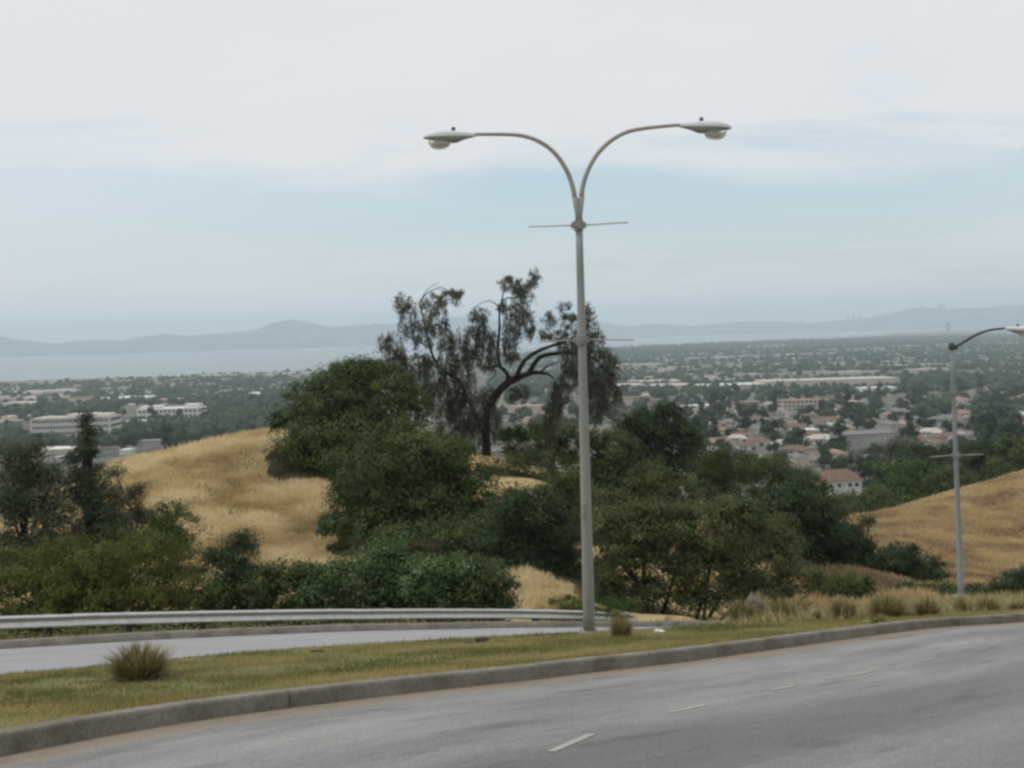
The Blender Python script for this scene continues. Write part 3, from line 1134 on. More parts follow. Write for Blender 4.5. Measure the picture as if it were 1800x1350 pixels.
def shrub(name, label, cat, L, y, mat, n, leaf=0.13, clump=0.5, group=None, trunk=0.06, deep=0.8, hollow=0.4, base_px=None, aspect=0.55, bark='bark', spread=1.0, skirt=True):
    lobes = px_lobes(L, y, deep)
    n = int(n * 1.25)
    cx = np.mean([l[0][0] for l in lobes])
    cy = np.mean([l[0][1] for l in lobes])
    if base_px is not None:
        cx = ray(*base_px)[0] * y
        cy = y
    bz = float(ground(cx, cy))
    root = empty(name, (cx, cy, bz))
    o3 = np.array([cx, cy, bz])
    rel = [(np.array(c) - o3, r) for c, r in lobes]
    # the crown's lower lobes come down to the earth where the picture shows no gap
    full = list(rel)
    for c, r in rel:
        zg_ = float(ground(c[0] + cx, c[1] + cy)) - bz
        FOOT.append((c[0] + cx, c[1] + cy, max(r[0], r[1])))
        gap_ = (c[2] - r[2]) - zg_
        if skirt and 0.15 < gap_ < 3.5:
            full.append((np.array([c[0], c[1], zg_ + gap_ / 2 + r[2] * 0.25]), (r[0] * 0.85, r[1] * 0.85, gap_ / 2 + r[2] * 0.35)))
    subs = []
    for c, r in full:
        for _ in range(4):
            d_ = rng.normal(size=3)
            d_ /= np.linalg.norm(d_)
            d_[2] = abs(d_[2]) * 0.9 - 0.1
            f_ = rng.uniform(0.28, 0.5)
            subs.append((np.array(c) + d_ * np.array(r) * rng.uniform(0.78, 1.02), tuple(np.array(r) * f_)))
    full = [(c, tuple(np.array(r) * 0.93)) for c, r in full] + subs
    C, out, t = crown_points(full, n, clump * 0.8, spread, hollow)
    zc = ground(C[:, 0] + cx, C[:, 1] + cy) - bz
    C[:, 2] = np.where(C[:, 2] < zc, zc + np.abs(rng.normal(0, 0.12, len(C))), C[:, 2])
    me = leaf_mesh('crown', C, t, leaf * 0.88 * (0.55 + 0.75 * rng.random(n)), leaf * aspect * 1.1 * (0.7 + 0.6 * rng.random(n)), mat, out)
    link('crown', me, root)
    stems((0, 0, 0), rel, trunk, M[bark], root, 5)
    tag(root, label, cat, group)
    return root


FOOT = []
# left foreground
shrub('olive_shrub', 'wide yellow-green shrub behind the left end of the guardrail', 'shrub',
      [(180, 985, 115, 55), (275, 975, 75, 45), (95, 1020, 85, 50), (300, 1015, 58, 52), (25, 1045, 55, 42), (200, 1045, 120, 45), (-20, 1050, 45, 45), (10, 1000, 45, 45, 2), (330, 985, 28, 32, 2), (120, 1065, 100, 38), (130, 1010, 90, 50, 1.5), (210, 1010, 80, 45, 1.5), (60, 1030, 80, 45, 1.5), (100, 985, 70, 40, 2.5)], 32, M['yellow_leaf'], 64000, 0.09, 0.40, hollow=0.3)
shrub('round_shrub', 'round dark shrub standing against the golden slope behind the guardrail', 'shrub',
      [(412, 985, 46, 48), (414, 1020, 48, 40), (398, 1000, 36, 44)], 35, M['dark_leaf'], 13000, 0.09, 0.35, hollow=0.55)
hs = [('green shrub low behind the guardrail right of the round dark shrub', [(500, 1018, 52, 36), (455, 1045, 50, 28), (540, 1030, 45, 38), (380, 1050, 45, 28), (350, 1062, 50, 22)], 'oak', 14000),
      ('leafy shrub with pale blossom sprays behind the middle of the guardrail', [(600, 1018, 60, 44), (660, 1000, 60, 46), (640, 1035, 70, 36), (570, 1040, 50, 30), (690, 968, 34, 20)], 'pale_leaf', 19000),
      ('broad green shrub with scattered pale tips left of the bank', [(740, 1022, 58, 42), (790, 1015, 50, 36), (720, 1040, 60, 32), (770, 1042, 60, 28)], 'pale_leaf', 15000),
      ('low shrub ending at the straw-coloured bank behind the guardrail', [(840, 1022, 46, 38), (875, 1036, 32, 32), (830, 1042, 52, 26)], 'oak', 11000)]
for lab, L, mt, n_ in hs:
    shrub('hedge_shrub', lab, 'shrub', L, 34, M[mt], n_, 0.12, 0.42, 'shrubs along the guardrail')
shrub('mound_shrub', 'olive domed shrub above the low guardrail shrubs', 'shrub', [(800, 1000, 75, 26), (850, 1008, 45, 22), (750, 1005, 50, 24)], 42, M['olive_leaf'], 9000, 0.11, 0.4)
shrub('weed_clump', 'feathery bright green weeds at the end of the guardrail beside the lamp post', 'weeds', [(1085, 1070, 26, 22), (1062, 1078, 18, 16), (1095, 1088, 12, 12)], 34, M['bright_leaf'], 2600, 0.09, 0.35, trunk=0.015, aspect=0.25)
shrub('weed_clump', 'low green weeds behind the guardrail left of the lamp post', 'weeds', [(1020, 1056, 32, 14), (990, 1062, 24, 10)], 39, M['bright_leaf'], 2600, 0.12, 0.35, trunk=0.015, aspect=0.3)

# left dark stand
shrub('eucalyptus_tree', 'tall thin dark tree with brown ragged top at the far left stand', 'tree',
      [(152, 736, 9, 18), (150, 760, 15, 22), (156, 790, 17, 22), (146, 815, 24, 30), (165, 850, 34, 36), (150, 880, 45, 45), (190, 900, 38, 50), (170, 940, 62, 45)], 50, M['euc_dark'], 21000, 0.17, 0.5, trunk=0.12, hollow=0.2, aspect=0.3, bark='bark_dark', base_px=(160, 960), skirt=False)
shrub('eucalyptus_tree', 'dark bushy tree on the far left edge beside the tall thin one', 'tree',
      [(14, 800, 26, 30), (35, 840, 42, 46), (90, 850, 46, 38), (20, 900, 55, 60), (85, 910, 60, 60), (30, 970, 60, 50), (110, 960, 50, 45), (60, 800, 18, 26)], 48, M['euc_dark'], 30000, 0.17, 0.5, trunk=0.12, hollow=0.25, aspect=0.3, bark='bark_dark', base_px=(50, 990), skirt=False)
shrub('sparse_shrub', 'sparse twiggy dark shrub leaning over the golden slope', 'shrub', [(245, 870, 24, 30), (220, 905, 36, 45), (255, 915, 24, 28), (205, 835, 12, 16)], 53, M['euc_dark'], 4600, 0.16, 0.5, hollow=0.15, aspect=0.3)
shrub('small_shrub', 'small green shrub at the foot of the golden slope above the wide shrub', 'shrub', [(300, 905, 28, 24), (318, 925, 30, 30), (285, 930, 25, 25)], 47, M['oak'], 6500, 0.12, 0.4)

# knoll trees
shrub('oak_tree', 'broad rounded green oak on the crest of the golden knoll', 'tree',
      [(620, 685, 95, 52, 3), (560, 725, 78, 62), (665, 665, 55, 38, 3), (680, 725, 80, 75, 2), (515, 765, 44, 55, -1), (600, 780, 85, 55, -2), (705, 790, 70, 60), (540, 800, 62, 42, -3), (620, 815, 60, 36, -4)], 71, M['oak'], 56000, 0.22, 0.8, trunk=0.22, base_px=(610, 830), hollow=0.5)
shrub('large_shrub', 'large dark green shrub below the oak at the centre', 'shrub',
      [(715, 815, 95, 62), (650, 880, 82, 75), (765, 890, 105, 72), (835, 850, 55, 50), (700, 930, 95, 45), (604, 880, 38, 60, -2), (790, 800, 60, 40), (690, 770, 50, 30), (640, 930, 60, 35, -5), (740, 950, 80, 34, -7), (830, 945, 60, 40, -5)], 58, M['oak'], 48000, 0.19, 0.7, trunk=0.14, hollow=0.5)
shrub('shaded_shrub', 'deep green shrub in the gully left of the lamp post', 'shrub',
      [(930, 920, 70, 58), (880, 960, 65, 48), (985, 960, 45, 62), (940, 990, 60, 40), (985, 1015, 40, 40), (905, 890, 40, 30), (870, 1000, 40, 22, -2), (1000, 1000, 36, 46)], 50, M['dark_leaf'], 32000, 0.16, 0.6, trunk=0.1, hollow=0.5)
shrub('knoll_shrub', 'green shrub on the crest right of the leaning eucalyptus trunk', 'shrub', [(935, 768, 48, 30), (900, 775, 30, 22), (975, 765, 34, 36), (1005, 780, 26, 34)], 86, M['oak'], 13000, 0.22, 0.7)
shrub('knoll_shrub', 'pale grassy shrub under the eucalyptus beside the straw path', 'shrub', [(905, 815, 40, 20), (965, 815, 40, 26), (1000, 850, 34, 40), (980, 870, 44, 26), (1030, 880, 40, 30, -3), (1060, 890, 30, 30, -4)], 70, M['olive_leaf'], 9000, 0.17, 0.6)
shrub('knoll_shrub', 'green shrub on the slope just left of the lamp post at mid height', 'shrub', [(985, 885, 42, 34), (1010, 860, 34, 40), (960, 870, 36, 26), (1020, 905, 40, 36)], 58, M['oak'], 11000, 0.16, 0.55)
shrub('slope_shrub', 'green shrub right behind the lamp post at mid height', 'shrub', [(1080, 800, 44, 50), (1060, 840, 48, 45), (1095, 840, 35, 40), (1045, 780, 30, 34)], 74, M['oak'], 17000, 0.2, 0.7)
shrub('twin_top_tree', 'dark green tree with two small round tops right of the lamp post', 'tree',
      [(1140, 775, 55, 55), (1185, 785, 42, 55), (1143, 728, 20, 20), (1178, 724, 18, 18), (1105, 765, 45, 38), (1200, 760, 26, 26), (1150, 820, 70, 40)], 90, M['dark_leaf'], 25000, 0.24, 0.8, trunk=0.16, hollow=0.5)
shrub('pale_shrub', 'pale olive shrub on the slope below the twin topped tree', 'shrub', [(1150, 850, 55, 40), (1205, 870, 50, 38), (1110, 880, 42, 40), (1170, 890, 60, 30)], 68, M['olive_leaf'], 17000, 0.18, 0.65)
shrub('slope_shrub', 'green shrubs row below the suburb right of the twin topped tree', 'shrub', [(1255, 830, 45, 30), (1240, 806, 34, 28, -6), (1290, 822, 42, 28, -4), (1300, 840, 45, 30), (1350, 836, 48, 30), (1400, 848, 40, 28), (1240, 870, 45, 40)], 105, M['oak'], 22000, 0.27, 0.9)
shrub('olive_tree', 'broad brownish olive tree right behind the lamp post base', 'tree',
      [(1130, 940, 85, 65), (1100, 1000, 60, 55), (1190, 990, 80, 70), (1080, 950, 40, 60), (1150, 1045, 90, 34), (1075, 1020, 36, 50), (1170, 905, 50, 35), (1060, 900, 30, 40, 3)], 44, M['olive_leaf'], 34000, 0.13, 0.5, trunk=0.10, base_px=(1150, 1085), hollow=0.45, skirt=False)
shrub('olive_tree', 'spreading brownish olive tree with bare trunk beside the dry grass tufts', 'tree',
      [(1260, 945, 85, 65), (1330, 985, 75, 65), (1240, 1010, 75, 50), (1320, 1040, 80, 34), (1395, 1020, 56, 46), (1285, 905, 45, 30), (1370, 955, 50, 45, 3), (1250, 1055, 60, 20)], 43, M['olive_leaf'], 34000, 0.13, 0.5, trunk=0.10, base_px=(1228, 1085), hollow=0.45, skirt=False)
shrub('dark_tree', 'dark green tree between the olive trees and the brown spur', 'tree',
      [(1395, 900, 72, 50), (1310, 905, 50, 40), (1450, 945, 62, 65), (1335, 885, 62, 42), (1430, 1005, 66, 46), (1490, 985, 32, 52), (1380, 960, 70, 55), (1475, 1025, 40, 28)], 62, M['dark_leaf'], 40000, 0.19, 0.7, trunk=0.14, hollow=0.5)
shrub('bright_shrub', 'yellow-green shrub at the right shoulder of the dark tree', 'shrub', [(1470, 915, 30, 30), (1440, 880, 40, 26), (1485, 950, 20, 30)], 66, M['yellow_leaf'], 7000, 0.17, 0.6)
shrub('sparse_shrub', 'thin twiggy shrub in front of the left edge of the brown spur', 'shrub', [(1512, 925, 14, 22), (1530, 915, 9, 12), (1508, 965, 22, 34)], 62, M['dark_leaf'], 3200, 0.15, 0.5, hollow=0.2)
shrub('dark_shrub', 'dark rounded shrub at the foot of the brown spur', 'shrub', [(1585, 985, 48, 30), (1630, 1010, 36, 34), (1555, 1000, 38, 34), (1600, 1020, 55, 24), (1525, 1000, 30, 40)], 68, M['dark_leaf'], 19000, 0.18, 0.6)
shrub('low_shrub', 'low dark shrub left of the second lamp post', 'shrub', [(1625, 1040, 42, 16), (1665, 1040, 34, 16)], 55, M['oak'], 6000, 0.14, 0.45)
shrub('low_shrub', 'small green shrub left of the straw bank behind the tufts', 'shrub', [(1500, 1030, 36, 20), (1470, 1040, 34, 18), (1525, 1040, 25, 14)], 54, M['oak'], 6500, 0.14, 0.45)
shrub('edge_shrub', 'dark shrub at the right edge behind the curve of the kerb', 'shrub', [(1775, 1036, 42, 30), (1825, 1030, 50, 42), (1745, 1050, 26, 18)], 54, M['dark_leaf'], 13000, 0.15, 0.5)
shrub('low_shrub', 'little dark shrub just right of the second lamp post', 'shrub', [(1712, 1042, 20, 18), (1700, 1050, 18, 12)], 56, M['dark_leaf'], 3000, 0.14, 0.4)
# down the slope on the right
shrub('valley_tree', 'bright green tree right of the white house', 'tree', [(1600, 838, 50, 36), (1565, 862, 46, 32), (1630, 862, 40, 30), (1600, 880, 65, 26)], 190, M['bright_leaf'], 16000, 0.5, 1.6, 'trees below the brown spur', trunk=0.25)
shrub('valley_tree', 'mid green tree between the bright tree and the brown spur crest', 'tree', [(1672, 850, 38, 30), (1655, 875, 40, 25), (1700, 860, 30, 26)], 185, M['oak'], 11000, 0.5, 1.6, 'trees below the brown spur', trunk=0.25)
shrub('valley_tree', 'dark tree crown left of the second lamp post above the bright tree', 'tree', [(1640, 812, 44, 30), (1600, 808, 30, 22), (1665, 825, 34, 28)], 235, M['dark_leaf'], 11000, 0.6, 1.9, 'trees below the brown spur', trunk=0.25)
shrub('valley_tree', 'dark tree just right of the second lamp post', 'tree', [(1722, 805, 40, 32), (1700, 830, 36, 26), (1745, 830, 36, 26)], 225, M['dark_leaf'], 11000, 0.6, 1.9, 'trees below the brown spur', trunk=0.25)
shrub('valley_tree', 'large dark tree at the right edge above the brown spur', 'tree', [(1785, 800, 40, 34), (1815, 810, 40, 36), (1770, 825, 36, 24)], 215, M['oak'], 12000, 0.6, 1.8, 'trees below the brown spur', trunk=0.25)
shrub('valley_tree', 'dark tree hugging the left side of the white house', 'tree', [(1425, 862, 34, 26), (1390, 850, 34, 26), (1400, 880, 40, 22)], 260, M['oak'], 9000, 0.6, 1.9, 'trees below the brown spur', trunk=0.25)
shrub('valley_tree', 'green tree in front of the foot of the white house', 'tree', [(1495, 888, 36, 20), (1535, 885, 36, 24), (1470, 895, 30, 20), (1550, 895, 40, 20)], 170, M['oak'], 9000, 0.45, 1.5, 'trees below the brown spur', trunk=0.2)
shrub('valley_tree', 'small dark tree behind the white house roof', 'tree', [(1500, 818, 36, 18), (1530, 812, 28, 20), (1545, 830, 30, 22)], 385, M['dark_leaf'], 6000, 0.9, 2.4, 'trees below the brown spur', trunk=0.25)
shrub('valley_tree', 'brownish thin tree above the dark crown beside the second lamp post', 'tree', [(1590, 790, 30, 22), (1615, 800, 28, 18), (1570, 800, 20, 14)], 330, M['euc'], 5000, 0.8, 2.2, 'trees below the brown spur', trunk=0.25)

# dull leaf litter under and round the shrubs, low undergrowth on it
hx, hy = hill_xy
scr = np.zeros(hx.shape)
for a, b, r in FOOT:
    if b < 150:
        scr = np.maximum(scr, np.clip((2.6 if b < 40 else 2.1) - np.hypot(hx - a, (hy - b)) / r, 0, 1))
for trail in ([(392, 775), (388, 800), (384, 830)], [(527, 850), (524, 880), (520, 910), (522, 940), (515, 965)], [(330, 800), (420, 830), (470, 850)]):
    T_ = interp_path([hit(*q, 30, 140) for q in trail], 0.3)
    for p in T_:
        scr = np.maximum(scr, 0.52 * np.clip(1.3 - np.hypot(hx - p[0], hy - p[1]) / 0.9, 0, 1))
wd = []
for _ in range(34):
    p = hit(rng.uniform(230, 570), rng.uniform(790, 985), 30, 140)
    if p[1] < 100:
        k_ = rng.integers(12, 40)
        wd.append(p[None] + rng.normal(size=(k_, 3)) * np.array([0.35, 0.35, 0.12]) + np.array([0, 0, 0.3]))
wd = np.concatenate(wd)
me = leaf_mesh('hill_weeds', wd, rng.random(len(wd)), 0.16, 0.07, M['olive_leaf'], None)
tag(link('hill_weeds', me), 'scattered small weeds dotted over the golden knoll', 'weeds', kind='stuff')
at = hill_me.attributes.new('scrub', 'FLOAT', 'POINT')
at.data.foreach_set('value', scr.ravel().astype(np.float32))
F_ = np.array([q for q in FOOT if q[1] < 75])
nu = 30000
k = rng.integers(len(F_), size=nu)
th = rng.random(nu) * 2 * math.pi
rad = F_[k, 2] * np.sqrt(rng.random(nu)) * 1.12
ux, uy = F_[k, 0] + np.cos(th) * rad, F_[k, 1] + np.sin(th) * rad
# and a fringe right behind the rail, left of the straw bank
nb = 16000
q_ = resample(np.array(kEg), 200)
q_ = q_[(q_[:, 0] / q_[:, 1] < -0.005) & (q_[:, 0] / q_[:, 1] > -0.62)]
j = rng.integers(len(q_), size=nb)
w = 1.0 + 5.0 * rng.random(nb)
ux = np.r_[ux, q_[j, 0] + NV[0] * w + rng.normal(0, .3, nb)]
uy = np.r_[uy, q_[j, 1] + NV[1] * w + rng.normal(0, .3, nb)]
okk = ~inside(STRIP + NV * 0.5, ux, uy)
ux, uy = ux[okk], uy[okk]
pn = fbm(ux * 0.9 + 4, uy * 0.9 + 66, 4)
uz = ground(ux, uy) + np.clip(pn - 0.3, 0.02, 1) * 1.5 * rng.random(len(ux)) + 0.05
C = np.stack([ux, uy, uz], 1)
o_ = np.zeros_like(C)
o_[:, 2] = 0.6
me = leaf_mesh('undergrowth', C, np.clip(pn + rng.normal(0, 0.15, len(ux)), 0, 1), 0.13 + 0.1 * rng.random(len(ux)), 0.08, M['olive_leaf'], o_)
tag(link('undergrowth', me), 'low tangled undergrowth between the shrubs behind the guardrail', 'undergrowth', kind='stuff')

hill_grass('golden_grass', [(185, 815), (250, 797), (330, 779), (400, 766), (480, 752), (640, 800), (640, 1000), (470, 1000), (330, 960), (200, 900)], 110000, 0.10, 0.42, M['straw'],
           'tall golden dry grass covering the left knoll')
hill_grass('brown_grass', [(1495, 908), (1600, 884), (1700, 856), (1810, 826), (1810, 1040), (1600, 1040), (1530, 990)], 60000, 0.06, 0.26, M['straw_brown'],
           'short brown dry grass covering the right spur', 40, 170)
hill_grass('path_grass', [(880, 990), (930, 1005), (1020, 1062), (1020, 1072), (900, 1072)], 7000, 0.1, 0.4, M['straw'], 'dry straw grass on the bank behind the guardrail')
hill_grass('bank_grass', [(1380, 1052), (1500, 1020), (1540, 1005), (1610, 1035), (1700, 1055), (1500, 1066), (1300, 1078)], 12000, 0.12, 0.5, M['straw_brown'],
           'dry brown grass on the low bank behind the tufts')

# ------------------------------------------------------------------ leaning eucalyptus
EY = 78.0


def epath(pts, dy=0.0, n=3):
    P = [pt(a, b, EY + dy + (c[0] if c else 0)) for a, b, *c in pts]
    return interp_path(P, 0.6)


er = empty('leaning_eucalyptus', pt(856, 802, EY))
E0 = np.array(pt(856, 802, EY))
mb = MB()


def limb(m, pts, r0, r1, dy=0.0):
    P = epath(pts, dy) - E0
    m.tube(P, list(np.linspace(r0, r1, len(P))), 8)


limb(mb, [(856, 815), (855, 780), (853, 750), (857, 722), (866, 703), (880, 684), (896, 670), (912, 663)], 0.36, 0.30)
mb.build('trunk', M['bark_dark'], er)
LIMBS = [([(905, 666), (920, 660), (936, 655), (950, 655), (962, 657), (972, 664)], 0.26, 0.06, 0),
         ([(908, 664), (913, 649), (922, 634), (934, 624), (950, 615), (976, 606), (1002, 596), (1030, 580), (1036, 560)], 0.20, 0.05, -0.6),
         ([(930, 656), (938, 641), (948, 628), (970, 622), (995, 621), (1025, 624), (1050, 634), (1066, 655)], 0.20, 0.05, 0.5),
         ([(948, 655), (960, 645), (975, 638), (990, 634)], 0.09, 0.03, 0.3),
         ([(893, 672), (893, 659), (886, 650), (876, 643), (866, 644), (858, 646)], 0.20, 0.07, 0.2),
         ([(880, 646), (876, 630), (875, 610), (877, 590), (878, 573), (878, 545), (882, 530), (886, 505), (890, 488)], 0.13, 0.03, 0.2),
         ([(882, 530), (892, 523), (907, 525), (916, 512), (930, 500), (938, 486), (944, 472)], 0.06, 0.02, 0.0),
         ([(879, 543), (871, 534), (861, 528), (846, 532), (829, 543)], 0.05, 0.02, 0.4),
         ([(868, 646), (872, 655), (862, 668)], 0.07, 0.03, 0.5),
         ([(852, 770), (838, 735), (822, 700), (805, 668), (785, 655), (768, 640), (757, 615), (750, 585), (742, 552), (737, 533), (750, 516), (770, 506), (778, 505)], 0.20, 0.025, 1.2),
         ([(737, 535), (747, 514), (758, 503), (772, 496)], 0.04, 0.015, 1.4),
         ([(757, 612), (735, 600), (715, 590), (700, 580), (708, 545), (718, 522)], 0.06, 0.02, 1.0),
         ([(790, 660), (760, 640), (741, 626), (722, 635), (715, 650)], 0.08, 0.02, 0.6),
         ([(806, 668), (790, 657), (775, 666), (765, 690)], 0.08, 0.02, 1.8),
         ([(778, 506), (795, 514), (812, 512)], 0.03, 0.012, 1.2),
         ([(768, 640), (780, 600), (785, 560), (778, 525)], 0.06, 0.02, 1.9),
         ([(972, 850), (970, 800), (966, 760), (972, 720), (985, 680), (995, 640), (1000, 610)], 0.16, 0.05, 1.2)]
for L, r0, r1, dy in LIMBS:
    m = MB()
    limb(m, L, r0, r1, dy)
    m.build('limb', M['bark_dark'], er)
EC = [(708, 535, 13, 17), (722, 562, 16, 28), (732, 588, 9, 22), (762, 533, 20, 14), (788, 525, 20, 13), (803, 516, 11, 8), (757, 560, 14, 20), (776, 562, 9, 22), (755, 592, 9, 20),
      (783, 602, 14, 22), (678, 603, 11, 16), (694, 615, 16, 28), (700, 645, 16, 28), (712, 685, 14, 38), (737, 685, 20, 38), (762, 655, 22, 28), (770, 695, 20, 38), (805, 620, 20, 32),
      (815, 660, 20, 38), (798, 690, 20, 45), (818, 730, 24, 42), (828, 770, 20, 32), (840, 722, 16, 36), (795, 750, 24, 34), (845, 556, 15, 12), (838, 576, 17, 24), (832, 606, 17, 27), (850, 602, 15, 28),
      (868, 612, 9, 24), (856, 638, 18, 13), (900, 575, 15, 22), (895, 602, 13, 25), (908, 560, 13, 28), (915, 530, 15, 20), (925, 510, 12, 20), (939, 490, 7, 14), (890, 496, 11, 13),
      (908, 502, 11, 13), (928, 566, 9, 20), (934, 582, 4, 15), (898, 630, 13, 9), (884, 540, 9, 10), (916, 690, 14, 11), (904, 694, 11, 10), (968, 562, 11, 11), (960, 587, 12, 11), (992, 545, 9, 13),
      (1002, 570, 15, 17), (985, 592, 16, 10), (1030, 550, 9, 15), (1036, 577, 17, 20), (1004, 606, 24, 17), (1006, 636, 19, 24), (1000, 662, 13, 24), (985, 690, 15, 24), (975, 712, 13, 24),
      (968, 745, 10, 32), (967, 795, 8, 38), (1047, 612, 19, 24), (1056, 652, 23, 34), (1066, 692, 18, 28), (1048, 692, 17, 38), (1076, 652, 13, 27), (1086, 692, 7, 15), (1050, 724, 12, 16), (1025, 610, 18, 30),
      (740, 640, 18, 18), (860, 700, 14, 24), (868, 745, 10, 26), (1030, 660, 12, 40)]
Cs, Ts, TW_ = [], [], []
for (a, b, rx, ry) in EC:
    s = EY / F_PX
    ns = int(11 + rx * ry * 0.066)
    dy = rng.normal() * 0.8
    lowb = 1.25 if b > 600 else 1.0
    for _ in range(int(ns * lowb)):
        ang, rad = rng.random() * 2 * math.pi, math.sqrt(rng.random())
        ox, oz = rx * math.cos(ang) * rad, ry * math.sin(ang) * rad
        c0_ = pt(a + ox * 1.12, b + oz * 1.1, EY + dy + rng.normal() * rx * s * 0.7) - E0
        nl = rng.integers(9, 20)
        ln = s * ry * 0.75 * (0.4 + rng.random())
        q = rng.random(nl)
        P = c0_[None] + np.stack([rng.normal(0, 0.13, nl), rng.normal(0, 0.15, nl), ln * (0.4 - q)], 1)
        Cs.append(P)
        TW_.append((c0_ + np.array([0, 0, ln * 0.55]), c0_ + np.array([rng.normal(0, 0.05), rng.normal(0, 0.05), -ln * 0.45])))
        Ts.append(np.clip(rng.normal(0.4, 0.12) + rng.normal(0, 0.2, nl), 0, 1))
Cs, Ts = np.concatenate(Cs), np.concatenate(Ts)
me = leaf_mesh('crown', Cs, Ts, 0.26 + 0.3 * rng.random(len(Cs)), 0.055, M['euc'], None, droop=0.7)
link('crown', me, er)
tw0, tw1 = np.array([q[0] for q in TW_]), np.array([q[1] for q in TW_])
off = np.stack([np.full(len(tw0), 0.012), np.zeros(len(tw0)), np.zeros(len(tw0))], 1)
Vt = np.stack([tw0 - off, tw0 + off, tw1], 1).reshape(-1, 3)
link('twigs', mesh_np('twigs', Vt, np.arange(len(Vt)).reshape(-1, 3), M['bark_dark']), er)['kind'] = 'stuff'
tag(er, 'leaning dark eucalyptus with drooping ragged foliage behind the lamp post', 'tree')


# ------------------------------------------------------------------ grass tufts of the median
VmF = Vm.reshape(-1, 3)


def on_med(px, py):
    dz = 0.02
    for _ in range(6):
        p = on(px, py, dz)
        d2 = ((VmF[:, :2] - p[:2]) ** 2).sum(1)
        k = np.argsort(d2)[:4]
        w = 1 / (d2[k] + 1e-3)
        dz = dz * 0.4 + 0.6 * float(((VmF[k, 2] - plane_z(VmF[k, 0], VmF[k, 1])) * w).sum() / w.sum())
    return on(px, py, dz)


def tuft(label, px, py, w_px, h_px, n=900, mat='tuft', y=None, dry=0.4):
    d = on_med(px, py) if y is None else pt(px, py, y)
    s = d[1] / F_PX
    R, H = w_px * s / 2, h_px * s
    root = empty('grass_tuft', (d[0], d[1], d[2]))
    n = int(n * 0.75)
    a = rng.random(n) * 2 * math.pi
    rr = np.sqrt(rng.random(n))
    base = np.stack([np.cos(a) * rr * R * 0.5, np.sin(a) * rr * R * 0.5, np.zeros(n)], 1)
    ln = H * (0.45 + 0.8 * rng.random(n) ** 0.8)
    ou = (0.1 + rr * 0.75) * R * (0.4 + 0.7 * rng.random(n))
    sk = rng.random(n) < 0.3
    ln = np.where(sk, ln * (0.3 + 0.3 * rng.random(n)), ln)
    ou = np.where(sk, ou + R * 0.35 * rng.random(n), ou)
    dirx, diry = np.cos(a), np.sin(a)
    w = max(0.007, 1.15 * s) * (0.6 + 0.8 * rng.random(n))
    V = []
    sx, sy = -diry * w / 2, dirx * w / 2
    for q, ww in ((0, 1), (0.35, 1), (0.7, 0.8), (1.0, 0.15)):
        hz = ln * (q * 1.25 - 0.42 * q * q * (0.4 + rr)) * 0.98
        ro = ou * q ** 1.4
        c = base + np.stack([dirx * ro, diry * ro, hz - 0.02], 1)
        V.append(c + np.stack([-sx * ww, -sy * ww, 0 * sx], 1))
        V.append(c + np.stack([sx * ww, sy * ww, 0 * sx], 1))
    V = np.stack(V, 1).reshape(-1, 3)
    k = np.arange(n) * 8
    F = np.concatenate([np.stack([k + j, k + j + 1, k + j + 3, k + j + 2], 1) for j in (0, 2, 4)])
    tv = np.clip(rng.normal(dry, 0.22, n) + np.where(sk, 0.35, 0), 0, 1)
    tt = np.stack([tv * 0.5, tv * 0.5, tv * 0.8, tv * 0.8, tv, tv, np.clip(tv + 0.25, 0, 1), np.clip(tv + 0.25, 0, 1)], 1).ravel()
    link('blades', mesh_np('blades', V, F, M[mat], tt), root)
    tag(root, label, 'grass tuft', 'grass tufts on the median')
    return root


tuft('big fountain grass tuft alone on the left of the median', 245, 1194, 128, 62, 2400, dry=0.42)
tuft('brownish grass tuft beside the first lamp post base', 1092, 1119, 52, 40, 700, dry=0.55)
for lab, px, py, w, h, n_, dr in [
    ('green-centred grass tuft in front of the olive tree trunk, first right of the lamp post', 1302, 1089, 62, 36, 700, 0.45),
    ('grass tuft with pale stalks second in the row right of the lamp post', 1375, 1087, 72, 38, 700, 0.5),
    ('slim upright green grass sprig between two dry tufts', 1436, 1090, 16, 20, 160, 0.15),
    ('dry grass tuft with dark base below the dark green tree', 1482, 1086, 66, 40, 700, 0.6),
    ('tallest bushy straw tuft before the straw bank', 1560, 1084, 88, 46, 1000, 0.62),
    ('compact dark-centred grass tuft between the straw bank and second lamp post', 1630, 1082, 62, 34, 600, 0.42),
    ('small rusty grass tuft at the foot of the second lamp post', 1692, 1076, 52, 30, 450, 0.6),
    ('straw tuft right of the second lamp post', 1735, 1074, 60, 30, 500, 0.6),
    ('low dark grass tuft at the right picture edge by the kerb', 1790, 1075, 44, 22, 400, 0.4),
    ('pale ragged straw clump below the spreading olive tree', 1335, 1084, 46, 44, 450, 0.85),
    ('tall straw-coloured spikes beside the slim green sprig', 1405, 1082, 34, 40, 320, 0.9),
    ('reddish dry tuft low by the kerb under the tallest straw tuft', 1545, 1098, 44, 20, 350, 0.5)]:
    tuft(lab, px, py, w, h, n_, dry=dr)
g = tag(blades('dry_grass', surf_sample(Vm[92:, 7:], 10000, 0.3), (0.05 + 0.27 * rng.random(10000) ** 2), 0.02 + 0.02 * rng.random(10000), 0.1 + 0.2 * rng.random(10000), M['tuft'],
               np.clip(0.4 + 0.6 * rng.random(10000), 0, 1)), 'loose dry grass between the tufts on the far end of the median', 'grass', kind='stuff')

